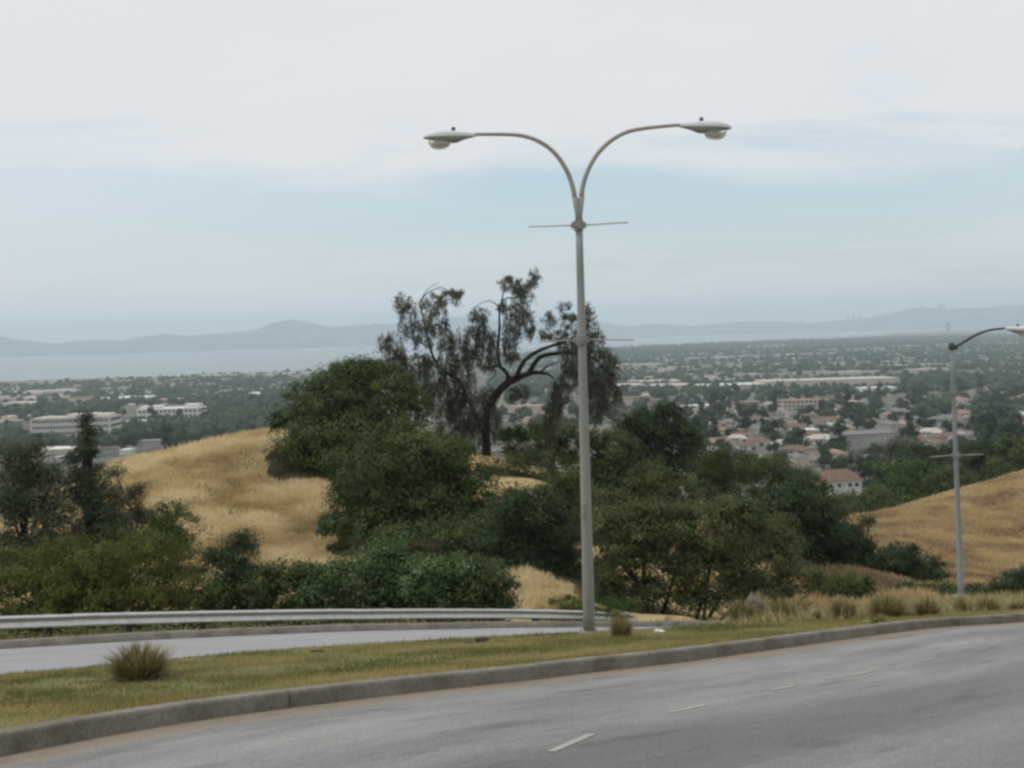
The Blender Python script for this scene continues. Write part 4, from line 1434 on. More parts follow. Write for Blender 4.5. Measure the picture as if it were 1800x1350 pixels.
# bent pale weed arching over the tufts
wp_ = on_med(1316, 1088)
wr = empty('bent_weed', wp_)
s = wp_[1] / F_PX
mb = MB()
for k in range(9):
    x0 = rng.normal(0, 3) * s
    pth = [(x0, rng.normal(0, .1), 0), (x0 + 2 * s, 0, 22 * s), (x0 + 8 * s, 0.02 * k, (36 + rng.normal(0, 3)) * s), (x0 + 18 * s, 0.02 * k, (33 + rng.normal(0, 2)) * s), (x0 + 23 * s, 0, (18 + rng.normal(0, 3)) * s)]
    mb.tube(interp_path(pth, 0.1), 0.014, 5)
wmat = noisy('pale dead stalk', [(0.2, 0.17, 0.16), (0.3, 0.26, 0.24)], 6)
mb.build('stalk', wmat, wr)
tag(wr, 'pale dead weed bent in an arch behind the first grass tufts', 'weed')

# small things lying on the grass
for lab, px, py, cat, mt, sz, name in [('white scrap of litter on the grass right of the lamp post', 1153, 1111, 'litter', 'scrap', (0.13, 0.09, 0.04), 'litter_scrap'),
                                       ('dark clod of earth on the far edge of the grass strip', 840, 1130, 'clod', 'clod', (0.16, 0.12, 0.05), 'earth_clod'),
                                       ('reddish brown clod of earth near the dark weeds', 562, 1146, 'clod', 'clod', (0.12, 0.09, 0.04), 'earth_clod'),
                                       ('pale scrap of litter below the straw tufts near the kerb', 1525, 1093, 'litter', 'scrap', (0.09, 0.07, 0.03), 'litter_scrap')]:
    p = on_med(px, py)
    m = MB()
    for k in range(5):
        c = rng.normal(size=3) * np.array(sz) * 0.5
        r = np.array(sz) * (0.35 + 0.4 * rng.random())
        vs, fs = [], []
        for th in np.linspace(-math.pi / 2, math.pi / 2, 5):
            for ph_ in np.linspace(0, 2 * math.pi, 7)[:-1]:
                q = (1 + rng.normal() * 0.15)
                vs.append((c[0] + r[0] * math.cos(th) * math.cos(ph_) * q, c[1] + r[1] * math.cos(th) * math.sin(ph_) * q, abs(c[2]) * 0.5 + r[2] * math.sin(th) * q))
        for a in range(4):
            for b in range(6):
                fs.append((a * 6 + b, a * 6 + (b + 1) % 6, (a + 1) * 6 + (b + 1) % 6, (a + 1) * 6 + b))
        m.add(vs, fs)
    o = m.build(name, M[mt])
    o.location = p
    tag(o, lab, cat)

# ------------------------------------------------------------------ guardrail
rail = empty('guardrail', kEg[4])
R0_ = np.array(kEg[4])
rt = [railtop[0] + (railtop[0] - railtop[1]) * f for f in (5.0, 2.5, 1.0)] + railtop
rt = interp_path(rt, 0.4)
Lr = np.r_[0, np.cumsum(np.linalg.norm(np.diff(rt, axis=0), axis=1))]


def rail_at(s):
    return np.array([np.interp(s, Lr, rt[:, i]) for i in range(3)])


PROF = [(0.0, 0.0), (0.045, -0.005), (0.08, -0.03), (0.084, -0.05), (0.07, -0.078), (0.005, -0.13), (0.0, -0.155), (0.005, -0.18), (0.07, -0.232), (0.084, -0.26), (0.08, -0.28), (0.045, -0.305), (0.0, -0.31)]
SEC = 3.81
k = 0
s0 = Lr[-1] % SEC - SEC
while s0 < Lr[-1] - 0.1:
    a, b = max(0, s0), min(Lr[-1], s0 + SEC + 0.15)
    ss = np.arange(a, b + 0.01, 0.3)
    ss[-1] = b
    jit = rng.normal(0, 0.005)
    vs, fs = [], []
    for sv in ss:
        p, q = rail_at(max(0, sv - 0.2)), rail_at(min(Lr[-1], sv + 0.2))
        t = (q - p)[:2] / np.linalg.norm((q - p)[:2])
        nrm = np.array([t[1], -t[0]])       # towards the road
        c = rail_at(sv) - R0_
        for (o_, z_) in PROF:
            vs.append((c[0] + nrm[0] * (o_ + 0.004 * (k % 2)), c[1] + nrm[1] * (o_ + 0.004 * (k % 2)), c[2] + z_ + jit))
    npf = len(PROF)
    for i in range(len(ss) - 1):
        for j in range(npf - 1):
            fs.append((i * npf + j, i * npf + j + 1, (i + 1) * npf + j + 1, (i + 1) * npf + j))
    o = MB().add(vs, fs, True).build('rail_section', M['galv'], rail)
    s0 += SEC
    k += 1
sp_ = Lr[-1] - 0.5
while sp_ > 0.3:
    p, q = rail_at(max(0, sp_ - 0.2)), rail_at(min(Lr[-1], sp_ + 0.2))
    t = (q - p)[:2] / np.linalg.norm((q - p)[:2])
    ang = math.atan2(t[1], t[0])
    nrm = np.array([t[1], -t[0]])
    c = rail_at(sp_) - R0_
    pm = MB().box((c[0] - nrm[0] * 0.27, c[1] - nrm[1] * 0.27, c[2] - 0.47), (0.15, 0.2, 0.86), ang)
    pm.box((c[0] - nrm[0] * 0.085, c[1] - nrm[1] * 0.085, c[2] - 0.175), (0.15, 0.155, 0.3), ang)
    po = pm.build('post', M['post'], rail)
    bm_ = MB().box((c[0] + nrm[0] * 0.006, c[1] + nrm[1] * 0.006, c[2] - 0.155), (0.03, 0.02, 0.03), ang)
    bm_.build('bolt', M['galv'], po)
    sp_ -= 1.905
p, q = rail_at(Lr[-1] - 0.4), rail_at(Lr[-1])
t = (q - p)[:2] / np.linalg.norm((q - p)[:2])
c = q - R0_
m = MB()
th = np.linspace(-0.5, math.pi * 0.9, 9)
vs = []
for a in th:
    r = 0.14
    ctr = c[:2] + np.array([-t[1], t[0]]) * r
    d2 = np.array([t[1], -t[0]]) * math.cos(a) + t * math.sin(a)
    for z_ in (0.0, -0.31):
        vs.append((ctr[0] + d2[0] * r, ctr[1] + d2[1] * r, c[2] + z_))
m.add(vs, [(2 * i, 2 * i + 1, 2 * i + 3, 2 * i + 2) for i in range(len(th) - 1)], True)
m.build('end_terminal', M['galv'], rail)
tag(rail, 'long grey corrugated steel guardrail on dark posts beyond the far road', 'guardrail')


# ------------------------------------------------------------------ street lamps
def luminaire(parent, tip, neck, mats, name='luminaire'):
    """cobra-head lantern: tip and neck are ends of the housing in the lamp's own space"""
    tip, neck = np.array(tip, float), np.array(neck, float)
    ax = tip - neck
    L = np.linalg.norm(ax)
    ax /= L
    side = np.array([-ax[1], ax[0], 0.0])
    side /= np.linalg.norm(side)
    upv = np.cross(side, ax)
    if upv[2] < 0:
        upv, side = -upv, -side

    def P(u, v, w):
        return neck + ax * u * L + side * v + upv * w
    st = [(0.0, 0.035, 0.030, -0.030), (0.06, 0.045, 0.04, -0.035), (0.2, 0.085, 0.058, -0.045), (0.4, 0.13, 0.082, -0.04), (0.6, 0.155, 0.095, -0.03), (0.78, 0.15, 0.082, -0.025), (0.9, 0.11, 0.055, -0.02), (0.97, 0.06, 0.022, -0.015), (1.0, 0.025, 0.0, -0.012)]
    ring = 14
    vs, fs = [], []
    for u, w, top, bot in st:
        for k in range(ring):
            a = math.pi * k / (ring - 1)
            vs.append(P(u, -w * math.cos(a), -0.03 + (top + 0.03) * math.sin(a) ** 0.8))
    for i in range(len(st) - 1):
        for k in range(ring - 1):
            fs.append((i * ring + k, i * ring + k + 1, (i + 1) * ring + k + 1, (i + 1) * ring + k))
    h = MB().add(vs, fs, True).build('luminaire', mats[0], parent)
    # lower tray: door that deepens towards the neck side of the bowl
    st2 = [(0.0, 0.034, -0.034), (0.2, 0.083, -0.075), (0.38, 0.128, -0.135), (0.46, 0.14, -0.135), (0.55, 0.15, -0.115), (0.78, 0.148, -0.085), (0.92, 0.10, -0.055), (1.0, 0.026, -0.032)]
    vs, fs = [], []
    for u, w, bot in st2:
        for k in range(ring):
            a = math.pi * k / (ring - 1)
            vs.append(P(u, -w * math.cos(a), -0.032 + (bot + 0.032) * math.sin(a) ** 0.7))
    for i in range(len(st2) - 1):
        for k in range(ring - 1):
            fs.append((i * ring + k, (i + 1) * ring + k, (i + 1) * ring + k + 1, i * ring + k + 1))
    MB().add(vs, fs, True).build('door', mats[1], h)
    # glass bowl below the outer half
    vs, fs = [], []
    for i in range(8):
        a = (math.pi / 2) * i / 7
        for k in range(18):
            b = 2 * math.pi * k / 18
            vs.append(P(0.69 + 0.225 * math.cos(b) * math.cos(a) ** 0.8, 0.13 * math.sin(b) * math.cos(a) ** 0.8, -0.085 - 0.155 * math.sin(a)))
    for i in range(7):
        for k in range(18):
            fs.append((i * 18 + k, (i + 1) * 18 + k, (i + 1) * 18 + (k + 1) % 18, i * 18 + (k + 1) % 18))
    MB().add(vs, fs, True).build('glass_bowl', M['glass'], h)
    m = MB()
    c = P(0.69, 0, -0.13)
    m.tube([P(0.5, 0, -0.12), P(0.62, 0, -0.125), P(0.74, 0, -0.13), P(0.84, 0, -0.13)], [0.018, 0.04, 0.045, 0.02], 8)
    m.build('bulb', M['lamp'], h)
    # photocell on top
    m = MB()
    b0_ = P(0.42, 0, 0.07)
    m.tube([b0_, b0_ + np.array([0, 0, 0.035]), b0_ + np.array([0, 0, 0.075])], [0.028, 0.036, 0.036], 10)
    m.build('photocell', M['dark_metal'], h)
    return h


def banner_clamp(root, z, xo, s_rods, r, tilt, mats):
    """collar with a rod to either side"""
    m = MB()
    m.lathe([(r + 0.012, -0.085), (r + 0.022, -0.08), (r + 0.022, 0.06), (r + 0.012, 0.075)], (xo, 0, z), 14)
    for sx in (-1, 1):
        m.box((xo + sx * (r + 0.04), 0, z), (0.07, 0.06, 0.10))
    m.box((xo, -r - 0.04, z), (0.06, 0.05, 0.12))
    for dz_ in (-0.085, 0.07):
        m.lathe([(r + 0.005, -0.012), (r + 0.03, -0.012), (r + 0.03, 0.012), (r + 0.005, 0.012)], (xo, 0, z + dz_), 14)
    cl = m.build('clamp', mats[0], root)
    for sx, ln, tl in s_rods:
        MB().tube([(xo + sx * (r + 0.06), 0, z), (xo + sx * ln, 0, z + tl)], 0.013 if ln < 1.2 else 0.018, 8).build('banner_rod', M['rod'], root)
    return cl


# first lamp: all sizes taken at its own distance
Y1 = 18.4
base1 = on(1036, 1116)
Y1 = base1[1]


def l1(px, py, dy=0.0):
    q = pt(px, py, Y1 + dy) - base1
    return q


lamp1 = empty('street_lamp', base1)
top = l1(1018, 400)
yk = l1(1016.5, 346)
rb = 11.0 * Y1 / F_PX
rtp = 6.1 * Y1 / F_PX
mb = MB()
mb.tube([(0, 0, -0.1), (0, 0, 0.02), tuple(top * np.array([1, 0, 0.5])), tuple(top * np.array([1, 0, 1]))], [rb, rb, (rb + rtp) / 2 * 1.0, rtp], 20)
# straight shaft: keep it upright and slightly leaning as seen
mb = MB()
npz = 14
mb.tube([(top[0] * q, 0, -0.1 + (top[2] + 0.1) * q) for q in np.linspace(0, 1, npz)], [rb + (rtp - rb) * q for q in np.linspace(0, 1, npz)], 24)
mb.build('pole', M['pole'], lamp1)
bp = MB().box((0, 0, 0.01), (0.36, 0.36, 0.03))
bp.lathe([(rb + 0.03, 0.02), (rb + 0.025, 0.05), (rb + 0.006, 0.09), (rb, 0.095)], n=20)
bp.build('base_plate', M['pole'], lamp1)
for sx in (-1, 1):
    for sy in (-1, 1):
        MB().tube([(sx * 0.145, sy * 0.145, 0.02), (sx * 0.145, sy * 0.145, 0.06)], 0.014, 6).build('anchor_bolt', M['dark_metal'], lamp1)
hh_ = MB()
ux = top[0] * 0.06
hh_.box((ux, -rb + 0.004, 0.62), (0.085, 0.014, 0.17))
hh_.build('handhole_cover', M['pole'], lamp1)
# widening yoke that splits into the two arms
a_ = 10.2 * Y1 / F_PX
m = MB()
t0, t1 = top + np.array([0, 0, 0.02]), yk
for sx in (-1, 1):
    m.tube([(t0[0] + sx * 0.01, 0, t0[2]), (t0[0] * 0.6 + t1[0] * 0.4 + sx * 0.016, 0, t0[2] * 0.6 + t1[2] * 0.4), (t1[0] + sx * a_ * 0.62, 0, t1[2])], [rtp * 0.92, rtp * 0.80, 0.05], 14)
m.box(((t0[0] + t1[0]) / 2 - 0.003, 0, (t0[2] + t1[2]) / 2 + 0.1), (0.1, 0.06, 0.28))
m.build('yoke', M['pole'], lamp1)
armL = [(1011, 350), (1007, 330), (1000, 308), (990, 289), (977, 271), (960, 256), (940, 245), (920, 239), (900, 236.5), (870, 236), (835, 236)]
armR = [(1022, 350), (1024, 330), (1030, 308), (1039, 288), (1052, 268), (1068, 252), (1085, 240), (1105, 231), (1130, 226), (1160, 222.5), (1195, 219.5)]
for pts_ in (armL, armR):
    P = interp_path([l1(*q) for q in pts_], 0.12)
    MB().tube(P, list(np.linspace(0.046, 0.03, len(P))), 12).build('arm', M['arm'], lamp1)
luminaire(lamp1, l1(744, 240), l1(836, 236.5), (M['lamp'], M['lamp_under']))
luminaire(lamp1, l1(1286, 223), l1(1194, 219.5), (M['lamp'], M['lamp_under']))
zc1 = l1(1017, 396)
sc1 = Y1 / F_PX
vert = math.tan(ROLL)
banner_clamp(lamp1, zc1[2], zc1[0], [(-1, 87 * sc1, 0.0), (1, 87 * sc1, 0.027)], rtp, 0, (M['pole'],))
zc2 = l1(1022, 597)
rm = rb + (rtp - rb) * zc2[2] / top[2]
banner_clamp(lamp1, zc2[2], zc2[0], [(-1, 76 * sc1, -0.023), (1, 92 * sc1, -0.035)], rm, 0, (M['pole'],))
# faded stencil marks, too worn to read
for py in (887, 893, 900, 906, 911):
    q = l1(1027.5, py)
    rq = rb + (rtp - rb) * q[2] / top[2]
    MB().box((q[0] - 0.012, -rq * 0.985 - 0.001, q[2]), (0.05, 0.012, 0.012)).build('stencil_mark', M['mark'], lamp1)
tag(lamp1, 'tall grey street lamp with two curved arms standing on the grass median', 'street lamp', 'street lamps on the median')

# second lamp: one arm seen, towards the right
base2 = on(1690, 1052)
Y2 = base2[1]


def l2(px, py, dy=0.0):
    return pt(px, py, Y2 + dy) - base2


lamp2 = empty('street_lamp', base2)
top2 = l2(1673, 606)
sc2 = Y2 / F_PX
r2b, r2t = 5.2 * sc2, 3.2 * sc2
mb = MB()
mb.tube([(top2[0] * q, 0, -0.3 + (top2[2] + 0.3) * q) for q in np.linspace(0, 1, 10)], [r2b + (r2t - r2b) * q for q in np.linspace(0, 1, 10)], 18)
mb.build('pole', M['pole_blue'], lamp2)
m = MB().box((0, 0, 0.05), (0.42, 0.42, 0.05))
m.lathe([(r2b + 0.05, 0.075), (r2b + 0.012, 0.16), (r2b, 0.165)], n=16)
m.build('base_plate', M['pole_blue'], lamp2)
m = MB()
m.lathe([(0.0, 0.07), (r2t + 0.02, 0.05), (r2t + 0.035, -0.02), (r2t + 0.03, -0.14), (r2t, -0.16)], (top2[0], 0, top2[2]), 14)
m.box((top2[0] + 0.1, 0, top2[2] - 0.09), (0.14, 0.09, 0.12))
m.build('cap', M['dark_metal'], lamp2)
P = interp_path([l2(*q) for q in [(1677, 611), (1690, 604), (1704, 595), (1722, 586), (1742, 580), (1766, 577)]], 0.12)
MB().tube(P, list(np.linspace(0.048, 0.032, len(P))), 10).build('arm', M['dark_metal'], lamp2)
luminaire(lamp2, l2(1820, 580), l2(1766, 577), (M['lamp'], M['lamp_under']))
z = l2(1676.5, 690)
banner_clamp(lamp2, z[2], z[0], [(-1, 45 * sc2, 0.03), (1, 47 * sc2, 0.05)], r2t + 0.01, 0, (M['pole_blue'],))
z = l2(1681, 800)
banner_clamp(lamp2, z[2], z[0], [(-1, 46 * sc2, -0.03), (1, 48 * sc2, 0.0)], r2t + 0.02, 0, (M['pole_blue'],))
tag(lamp2, 'blue-grey street lamp further along with one arm curving right', 'street lamp', 'street lamps on the median')

# ------------------------------------------------------------------ the plain: buildings
def place(px, py):
    return hit(px, py, 150, 24000)


def block(name, label, px0, px1, py_top, py_bot, y=None, depth=18, floors=0, wall='wall_white', roof='roof_white', cat='building', group=None, rz=0.0, cols=0, steps=()):
    """flat-roofed building; picture edges give its width and height at its real distance"""
    c = place((px0 + px1) / 2, py_bot)
    if y:
        c = pt((px0 + px1) / 2, py_bot, y)
    s = c[1] / F_PX
    w, h = (px1 - px0) * s, (py_bot - py_top) * s
    zg = float(ground(c[0], c[1]))
    root = empty(name, (c[0], c[1] + depth / 2, min(c[2], zg)), rz)
    hb = h + max(0, c[2] - zg)
    m = MB().box((0, 0, hb / 2 - 1), (w, depth, hb + 2))
    for (fx, fw, fh) in steps:
        m.box((fx * w, 0, hb + fh / 2), (fw * w, depth * 0.6, fh))
    m.build('wall', M[wall], root)
    rf = MB().box((0, 0, hb + 0.25), (w + 0.6, depth + 0.6, 0.5))
    rf.build('roof', M[roof], root)
    if floors:
        fh = hb / floors
        for k in range(floors):
            zc_ = fh * (k + 0.55)
            b = MB()
            if cols:
                cw = w * 0.96 / cols
                for j in range(cols):
                    b.box((-w * 0.48 + cw * (j + 0.5), -depth / 2, zc_), (cw * 0.58, 0.3, fh * 0.5))
            else:
                b.box((0, -depth / 2, zc_), (w * 0.94, 0.3, fh * 0.4))
            b.box((-w / 2, 0, zc_), (0.3, depth * 0.9, fh * 0.4))
            b.box((w / 2, 0, zc_), (0.3, depth * 0.9, fh * 0.4))
            b.build('window_band', M['window'], root)['kind'] = 'stuff'
    tag(root, label, cat, group)
    return root


block('office_block', 'large pale office block of four window rows behind the thin dark tree', 55, 193, 735, 778, depth=30, floors=4, cols=26, wall='office', roof='roof_pale', steps=((0.1, 0.35, 3.0), (0.36, 0.2, 2.4)), rz=0.04)
block('office_wing', 'low white wing in front of the large office block', 28, 76, 766, 776, depth=14, floors=1, wall='office', roof='roof_white')
block('white_complex', 'stepped white building among trees right of the large office block', 241, 349, 719, 745, depth=35, floors=3, cols=14, wall='wall_white', roof='roof_white', steps=((-0.32, 0.32, 3.5), (0.36, 0.22, 4.5)))
block('white_annex', 'low banded annex at the left foot of the stepped white building', 213, 258, 741, 757, depth=22, floors=2, wall='wall_cream', roof='roof_pale')
block('flat_building', 'pale flat building cut by the left picture edge', -30, 22, 742, 757, depth=30, floors=2, wall='wall_cream', roof='roof_pale', steps=((0.2, 0.3, 6),))
block('shed', 'white roofed shed below the office block behind the dark stand', 40, 126, 791, 800, depth=20, wall='wall_cream', roof='roof_white')
block('shed', 'small bright white shed beside the thin dark tree', 98, 128, 804, 812, depth=14, wall='wall_white', roof='roof_white')
block('shed', 'white fronted hut just above the left end of the golden knoll', 210, 228, 792, 800, depth=10, wall='wall_white', roof='roof_white')
block('long_house', 'grey roofed long house just above the golden knoll crest', 242, 288, 776, 787, depth=14, wall='wall_grey', roof='roof_grey')
block('shed', 'pale low shed at the left edge under the flat building', -20, 14, 766, 774, depth=14, wall='wall_white', roof='roof_white')
block('warehouse', 'very long pale warehouse on the plain right of the lamp post', 1345, 1582, 668, 683, depth=70, wall='wall_cream', roof='roof_pale', group='warehouses on the plain', rz=0.0)
block('warehouse', 'narrow grey warehouse joined to the left of the very long one', 1232, 1352, 677, 686, depth=60, wall='wall_grey', roof='roof_white', group='warehouses on the plain', rz=0.05)
block('warehouse', 'low white warehouse in front of the right end of the very long one', 1516, 1578, 682, 690, depth=30, wall='wall_white', roof='roof_white', group='warehouses on the plain')
block('apartment_block', 'terracotta roofed block left of the tall dark trees on the plain', 1290, 1337, 707, 719, depth=16, floors=2, wall='wall_cream', roof='roof_red')
block('apartment_block', 'terracotta roofed cream block between tall dark trees on the plain', 1376, 1438, 704, 724, depth=20, floors=3, wall='wall_cream', roof='roof_red', cols=8)
block('red_roof_row', 'long orange roofed row seen under the eucalyptus branches', 870, 960, 716, 727, depth=40, wall='wall_cream', roof='roof_red')
block('red_roof_row', 'short orange roofed hall seen just left of the lamp post', 978, 1014, 716, 724, depth=25, wall='wall_cream', roof='roof_red')
block('red_roof_row', 'pinkish roofed hall right of the eucalyptus foliage', 1078, 1150, 702, 714, depth=60, wall='wall_cream', roof='roof_brown')
block('white_hall', 'white hall with bright front behind the twin topped tree', 1176, 1252, 714, 724, depth=20, wall='wall_white', roof='roof_white')
block('school', 'wide grey roofed hall in the middle of the suburb', 1480, 1572, 764, 790, depth=20, wall='wall_grey', roof='roof_grey', rz=0.15)
block('white_roof_house', 'bright white roofed house left of the wide grey hall', 1396, 1440, 757, 768, depth=12, wall='wall_cream', roof='roof_white', rz=0.1)
block('warehouse', 'white roofed warehouse left of the oak on the plain', 428, 500, 692, 698, depth=60, wall='wall_cream', roof='roof_white', group='warehouses on the plain')
for k, (a, b, c_, d_, lab) in enumerate([(0, 60, 709, 714, 'cream warehouse at the left edge behind the office trees'), (95, 170, 700, 706, 'pinkish low warehouse above the large office block'),
                                         (172, 260, 700, 707, 'bright cream warehouse above the gap between the two offices'), (262, 335, 703, 708, 'low terracotta warehouse above the stepped white building'),
                                         (336, 420, 699, 704, 'rusty roofed warehouse left of the white roofed one')]):
    block('warehouse', lab, a, b, c_, d_, depth=60, wall='wall_cream', roof=('roof_pale', 'roof_brown', 'roof_white', 'roof_red', 'roof_red')[k], group='warehouses on the plain')

# the white house with the brown hip roof
hc = pt(1480, 872, 345)
zg = float(ground(hc[0], hc[1]))
house = empty('white_house', (hc[0], hc[1] + 5, zg), 0.12)


def hip(w, d, h0, h1, ov=0.5, ridge=0.5):
    m = MB()
    W, D = w / 2 + ov, d / 2 + ov
    r = w * ridge / 2
    m.add([(-W, -D, h0), (W, -D, h0), (W, D, h0), (-W, D, h0), (-r, 0, h1), (r, 0, h1)], [(0, 1, 5, 4), (1, 2, 5), (2, 3, 4, 5), (3, 0, 4), (3, 2, 1, 0)])
    return m


hw = 70 * 345 / F_PX
zt = hc[2] - zg
MB().box((0, 0, 2.6 + zt / 2), (hw, 9, 5.4 + zt)).build('wall', M['wall_white'], house)
hip(hw, 9, 5.2 + zt, 8.6 + zt, 0.6, 0.55).build('roof', M['roof_brown'], house)
for xw in (-4.4, -1.2, 2.6, 5.0):
    w_o = MB().box((xw, -4.5, 3.6 + zt), (1.3, 0.12, 1.3)).build('window', M['window'], house)
    MB().box((xw, -4.53, 2.9 + zt), (1.6, 0.16, 0.12)).build('sill', M['wall_cream'], w_o)
MB().box((3.6, -4.52, 1.2 + zt), (1.0, 0.12, 2.1)).build('door', M['roof_brown'], house)
MB().box((-3, 1.5, 8.4 + zt), (0.9, 0.9, 1.8)).build('chimney', M['roof_brown'], house)
tag(house, 'white house with brown hipped roof half hidden by trees on the right', 'house')

# suburb houses: individuals, walls and roof of their own, data shared
PROTO = []
VAR = [('wall_white', 'roof_brown', 'brown'), ('wall_cream', 'roof_grey', 'grey'), ('wall_cream', 'roof_red', 'terracotta'), ('wall_white', 'roof_pale', 'pale'), ('wall_grey', 'roof_brown', 'dark brown'), ('wall_grey', 'roof_grey', 'dark grey')]
for wm_, rm_, nm in VAR:
    w = MB().box((0, 0, 1.2), (13, 9, 4.6))
    w.box((3.6, -3.5, 0.9), (5.5, 7, 4.0))
    rf = hip(13, 9, 3.4, 5.6, 0.6, 0.6)
    v2 = hip(5.5, 7, 2.85, 4.6, 0.5, 0.05)
    rf.add([(x_ + 3.6, y_ - 3.5, z_) for x_, y_, z_ in v2.v], v2.f)
    wi = MB()
    for xw in (-4.5, -1.8):
        wi.box((xw, -4.5, 1.9), (1.6, 0.14, 1.3))
    wi.box((3.6, -7.0, 1.2), (3.2, 0.14, 2.2))
    PROTO.append((w.mesh('wall', M[wm_]), rf.mesh('roof', M[rm_]), wi.mesh('window', M['window']), nm))
placed = []
H_LAB = {'brown': 'white house with brown roof', 'grey': 'cream house with grey roof',
         'terracotta': 'cream house with terracotta roof', 'pale': 'white house with pale tan roof',
         'dark brown': 'grey house with brown roof', 'dark grey': 'dark grey house'}


def free(x, y, d):
    return all((x - a) ** 2 + (y - b) ** 2 > (d + e) ** 2 for a, b, e in placed)


big = [o for o in COL.objects if o.parent is None and o.type == 'EMPTY' and o.location.y > 250]
for o in big:
    wl = [c for c in o.children if c.name.startswith('wall')]
    if wl:
        ex = max(v.co.x for v in wl[0].data.vertices)
        for q in np.linspace(-ex, ex, max(1, int(ex / 8))):
            placed.append((o.location.x + q, o.location.y, 11))

LM = [(123, 755, 'the large office block'), (295, 732, 'the stepped white building'), (1526, 777, 'the wide grey hall'), (1450, 676, 'the very long warehouse'), (1418, 762, 'the bright white roof'),
      (1314, 713, 'the left terracotta block'), (1407, 714, 'the right terracotta block'), (1480, 852, 'the white house'), (1678, 700, 'the second lamp post'), (1290, 682, 'the narrow grey warehouse'),
      (1214, 719, 'the white hall'), (1115, 708, 'the pinkish hall'), (915, 722, 'the long orange roof'), (996, 720, 'the short orange roof'), (464, 695, 'the white roofed warehouse'), (1760, 800, 'the large dark edge tree')]
ORD = ['nearest', 'second nearest', 'third nearest', 'fourth nearest', 'fifth nearest', 'sixth nearest', 'seventh nearest', 'eighth nearest', 'ninth nearest', 'tenth nearest', 'eleventh nearest', 'twelfth nearest',
       'thirteenth nearest', 'fourteenth nearest', 'fifteenth nearest', 'sixteenth nearest', 'seventeenth nearest', 'eighteenth nearest', 'nineteenth nearest', 'twentieth nearest']


def px_of(p):
    d = np.array(p, float)
    return 900 + F_PX * (d @ _R) / (d @ _F), 675 - F_PX * (d @ _U) / (d @ _F)


def single_out(items):
    """items: (object, look); gives each a label by its look and the landmark it stands beside"""
    slots = {}
    for o, look in items:
        px, py = px_of((o.location.x, o.location.y, o.location.z + 4))
        best = min(LM, key=lambda l: (l[0] - px) ** 2 + (2.2 * (l[1] - py)) ** 2)
        dx, dy = px - best[0], 2.2 * (py - best[1])
        rel = ('left of' if dx < 0 else 'right of') if abs(dx) > abs(dy) else ('beyond' if dy < 0 else 'below')
        slots.setdefault((look, rel, best[2]), []).append((dx * dx + dy * dy, o))
    for (look, rel, nm), L in slots.items():
        L.sort(key=lambda q: q[0])
        for k, (_, o) in enumerate(L):
            o['label'] = '%s, %s %s %s' % (look, ORD[min(k, len(ORD) - 1)], rel, nm) if len(L) > 1 else '%s, the only one %s %s' % (look, rel, nm)


hl, tl = [], []
nh = 0
tries = 0
while nh < 275 and tries < 14000:
    tries += 1
    side = rng.random()
    if side < 0.82:
        px = rng.uniform(1225, 1830)
        y = rng.uniform(420, 1250) if rng.random() < 0.85 else rng.uniform(1100, 1900)
    else:
        px = rng.uniform(870, 1230) if rng.random() < 0.6 else rng.uniform(0, 420)
        y = rng.uniform(950, 1900)
    xx = (px - 900) / F_PX * y
    if not free(xx, y, 9):
        continue
    placed.append((xx, y, 9))
    k = rng.integers(len(PROTO))
    wme, rme, wime, nm = PROTO[k]
    zg = float(ground(xx, y))
    o = empty('house', (xx, y, zg), float(rng.choice([0.25, 0.25 + math.pi / 2, -0.3, 0.1]) + rng.normal(0, 0.06)))
    sc = float(rng.uniform(0.7, 1.05))
    o.scale = (sc, sc, sc)
    for n_, m_ in (('wall', wme), ('roof', rme), ('window', wime)):
        q = link(n_, m_, o)
        if n_ == 'window':
            q['kind'] = 'stuff'
    hl.append((o, H_LAB[nm]))
    tag(o, H_LAB[nm], 'house', 'suburb houses with %s roofs' % nm)
    nh += 1

# far roofs, too small to tell apart
mb = MB()
for _ in range(520):
    left = rng.random() < 0.35
    px = rng.uniform(-40, 560) if left else rng.uniform(880, 1840)
    y = rng.uniform(1900, 3350) if left else rng.uniform(1900, 6500)
    xx = (px - 900) / F_PX * y
    if np.hypot(xx, y) > shore_r(xx, y) * 0.96:
        continue
    L_ = rng.uniform(14, 50) * (y / 2500) ** 0.6 * (3.0 if rng.random() < 0.15 else 1)
    zg = float(ground(xx, y))
    mb.box((xx, y, zg + 2.5), (L_, rng.uniform(12, 30), 5 + rng.random() * 4), rng.normal(0, 0.15))
o = mb.build('far_rooftops', M['roof_pale'])
tag(o, 'countless tiny pale rooftops scattered far across the plain', 'rooftops', kind='stuff')
mb = MB()
for px, y, L_ in [(-20, 3300, 260), (120, 3350, 300), (250, 3250, 260), (330, 3200, 240), (430, 3150, 260), (520, 3150, 220), (60, 2300, 180), (1290, 3600, 330), (1420, 3700, 220), (1500, 4200, 300), (1750, 4600, 500), (1600, 4500, 420), (1350, 5600, 240), (1120, 3000, 140), (1200, 4200, 170), (1100, 1750, 60), (1180, 1700, 70), (1150, 1900, 90)]:
    xx = (px - 900) / F_PX * y
    mb.box((xx, y, float(ground(xx, y)) + 4), (L_, 70, 10), rng.normal(0, 0.03))
o = mb.build('far_sheds', M['roof_pale'])
tag(o, 'long white shed roofs in bands near the bay shore', 'sheds', kind='stuff')

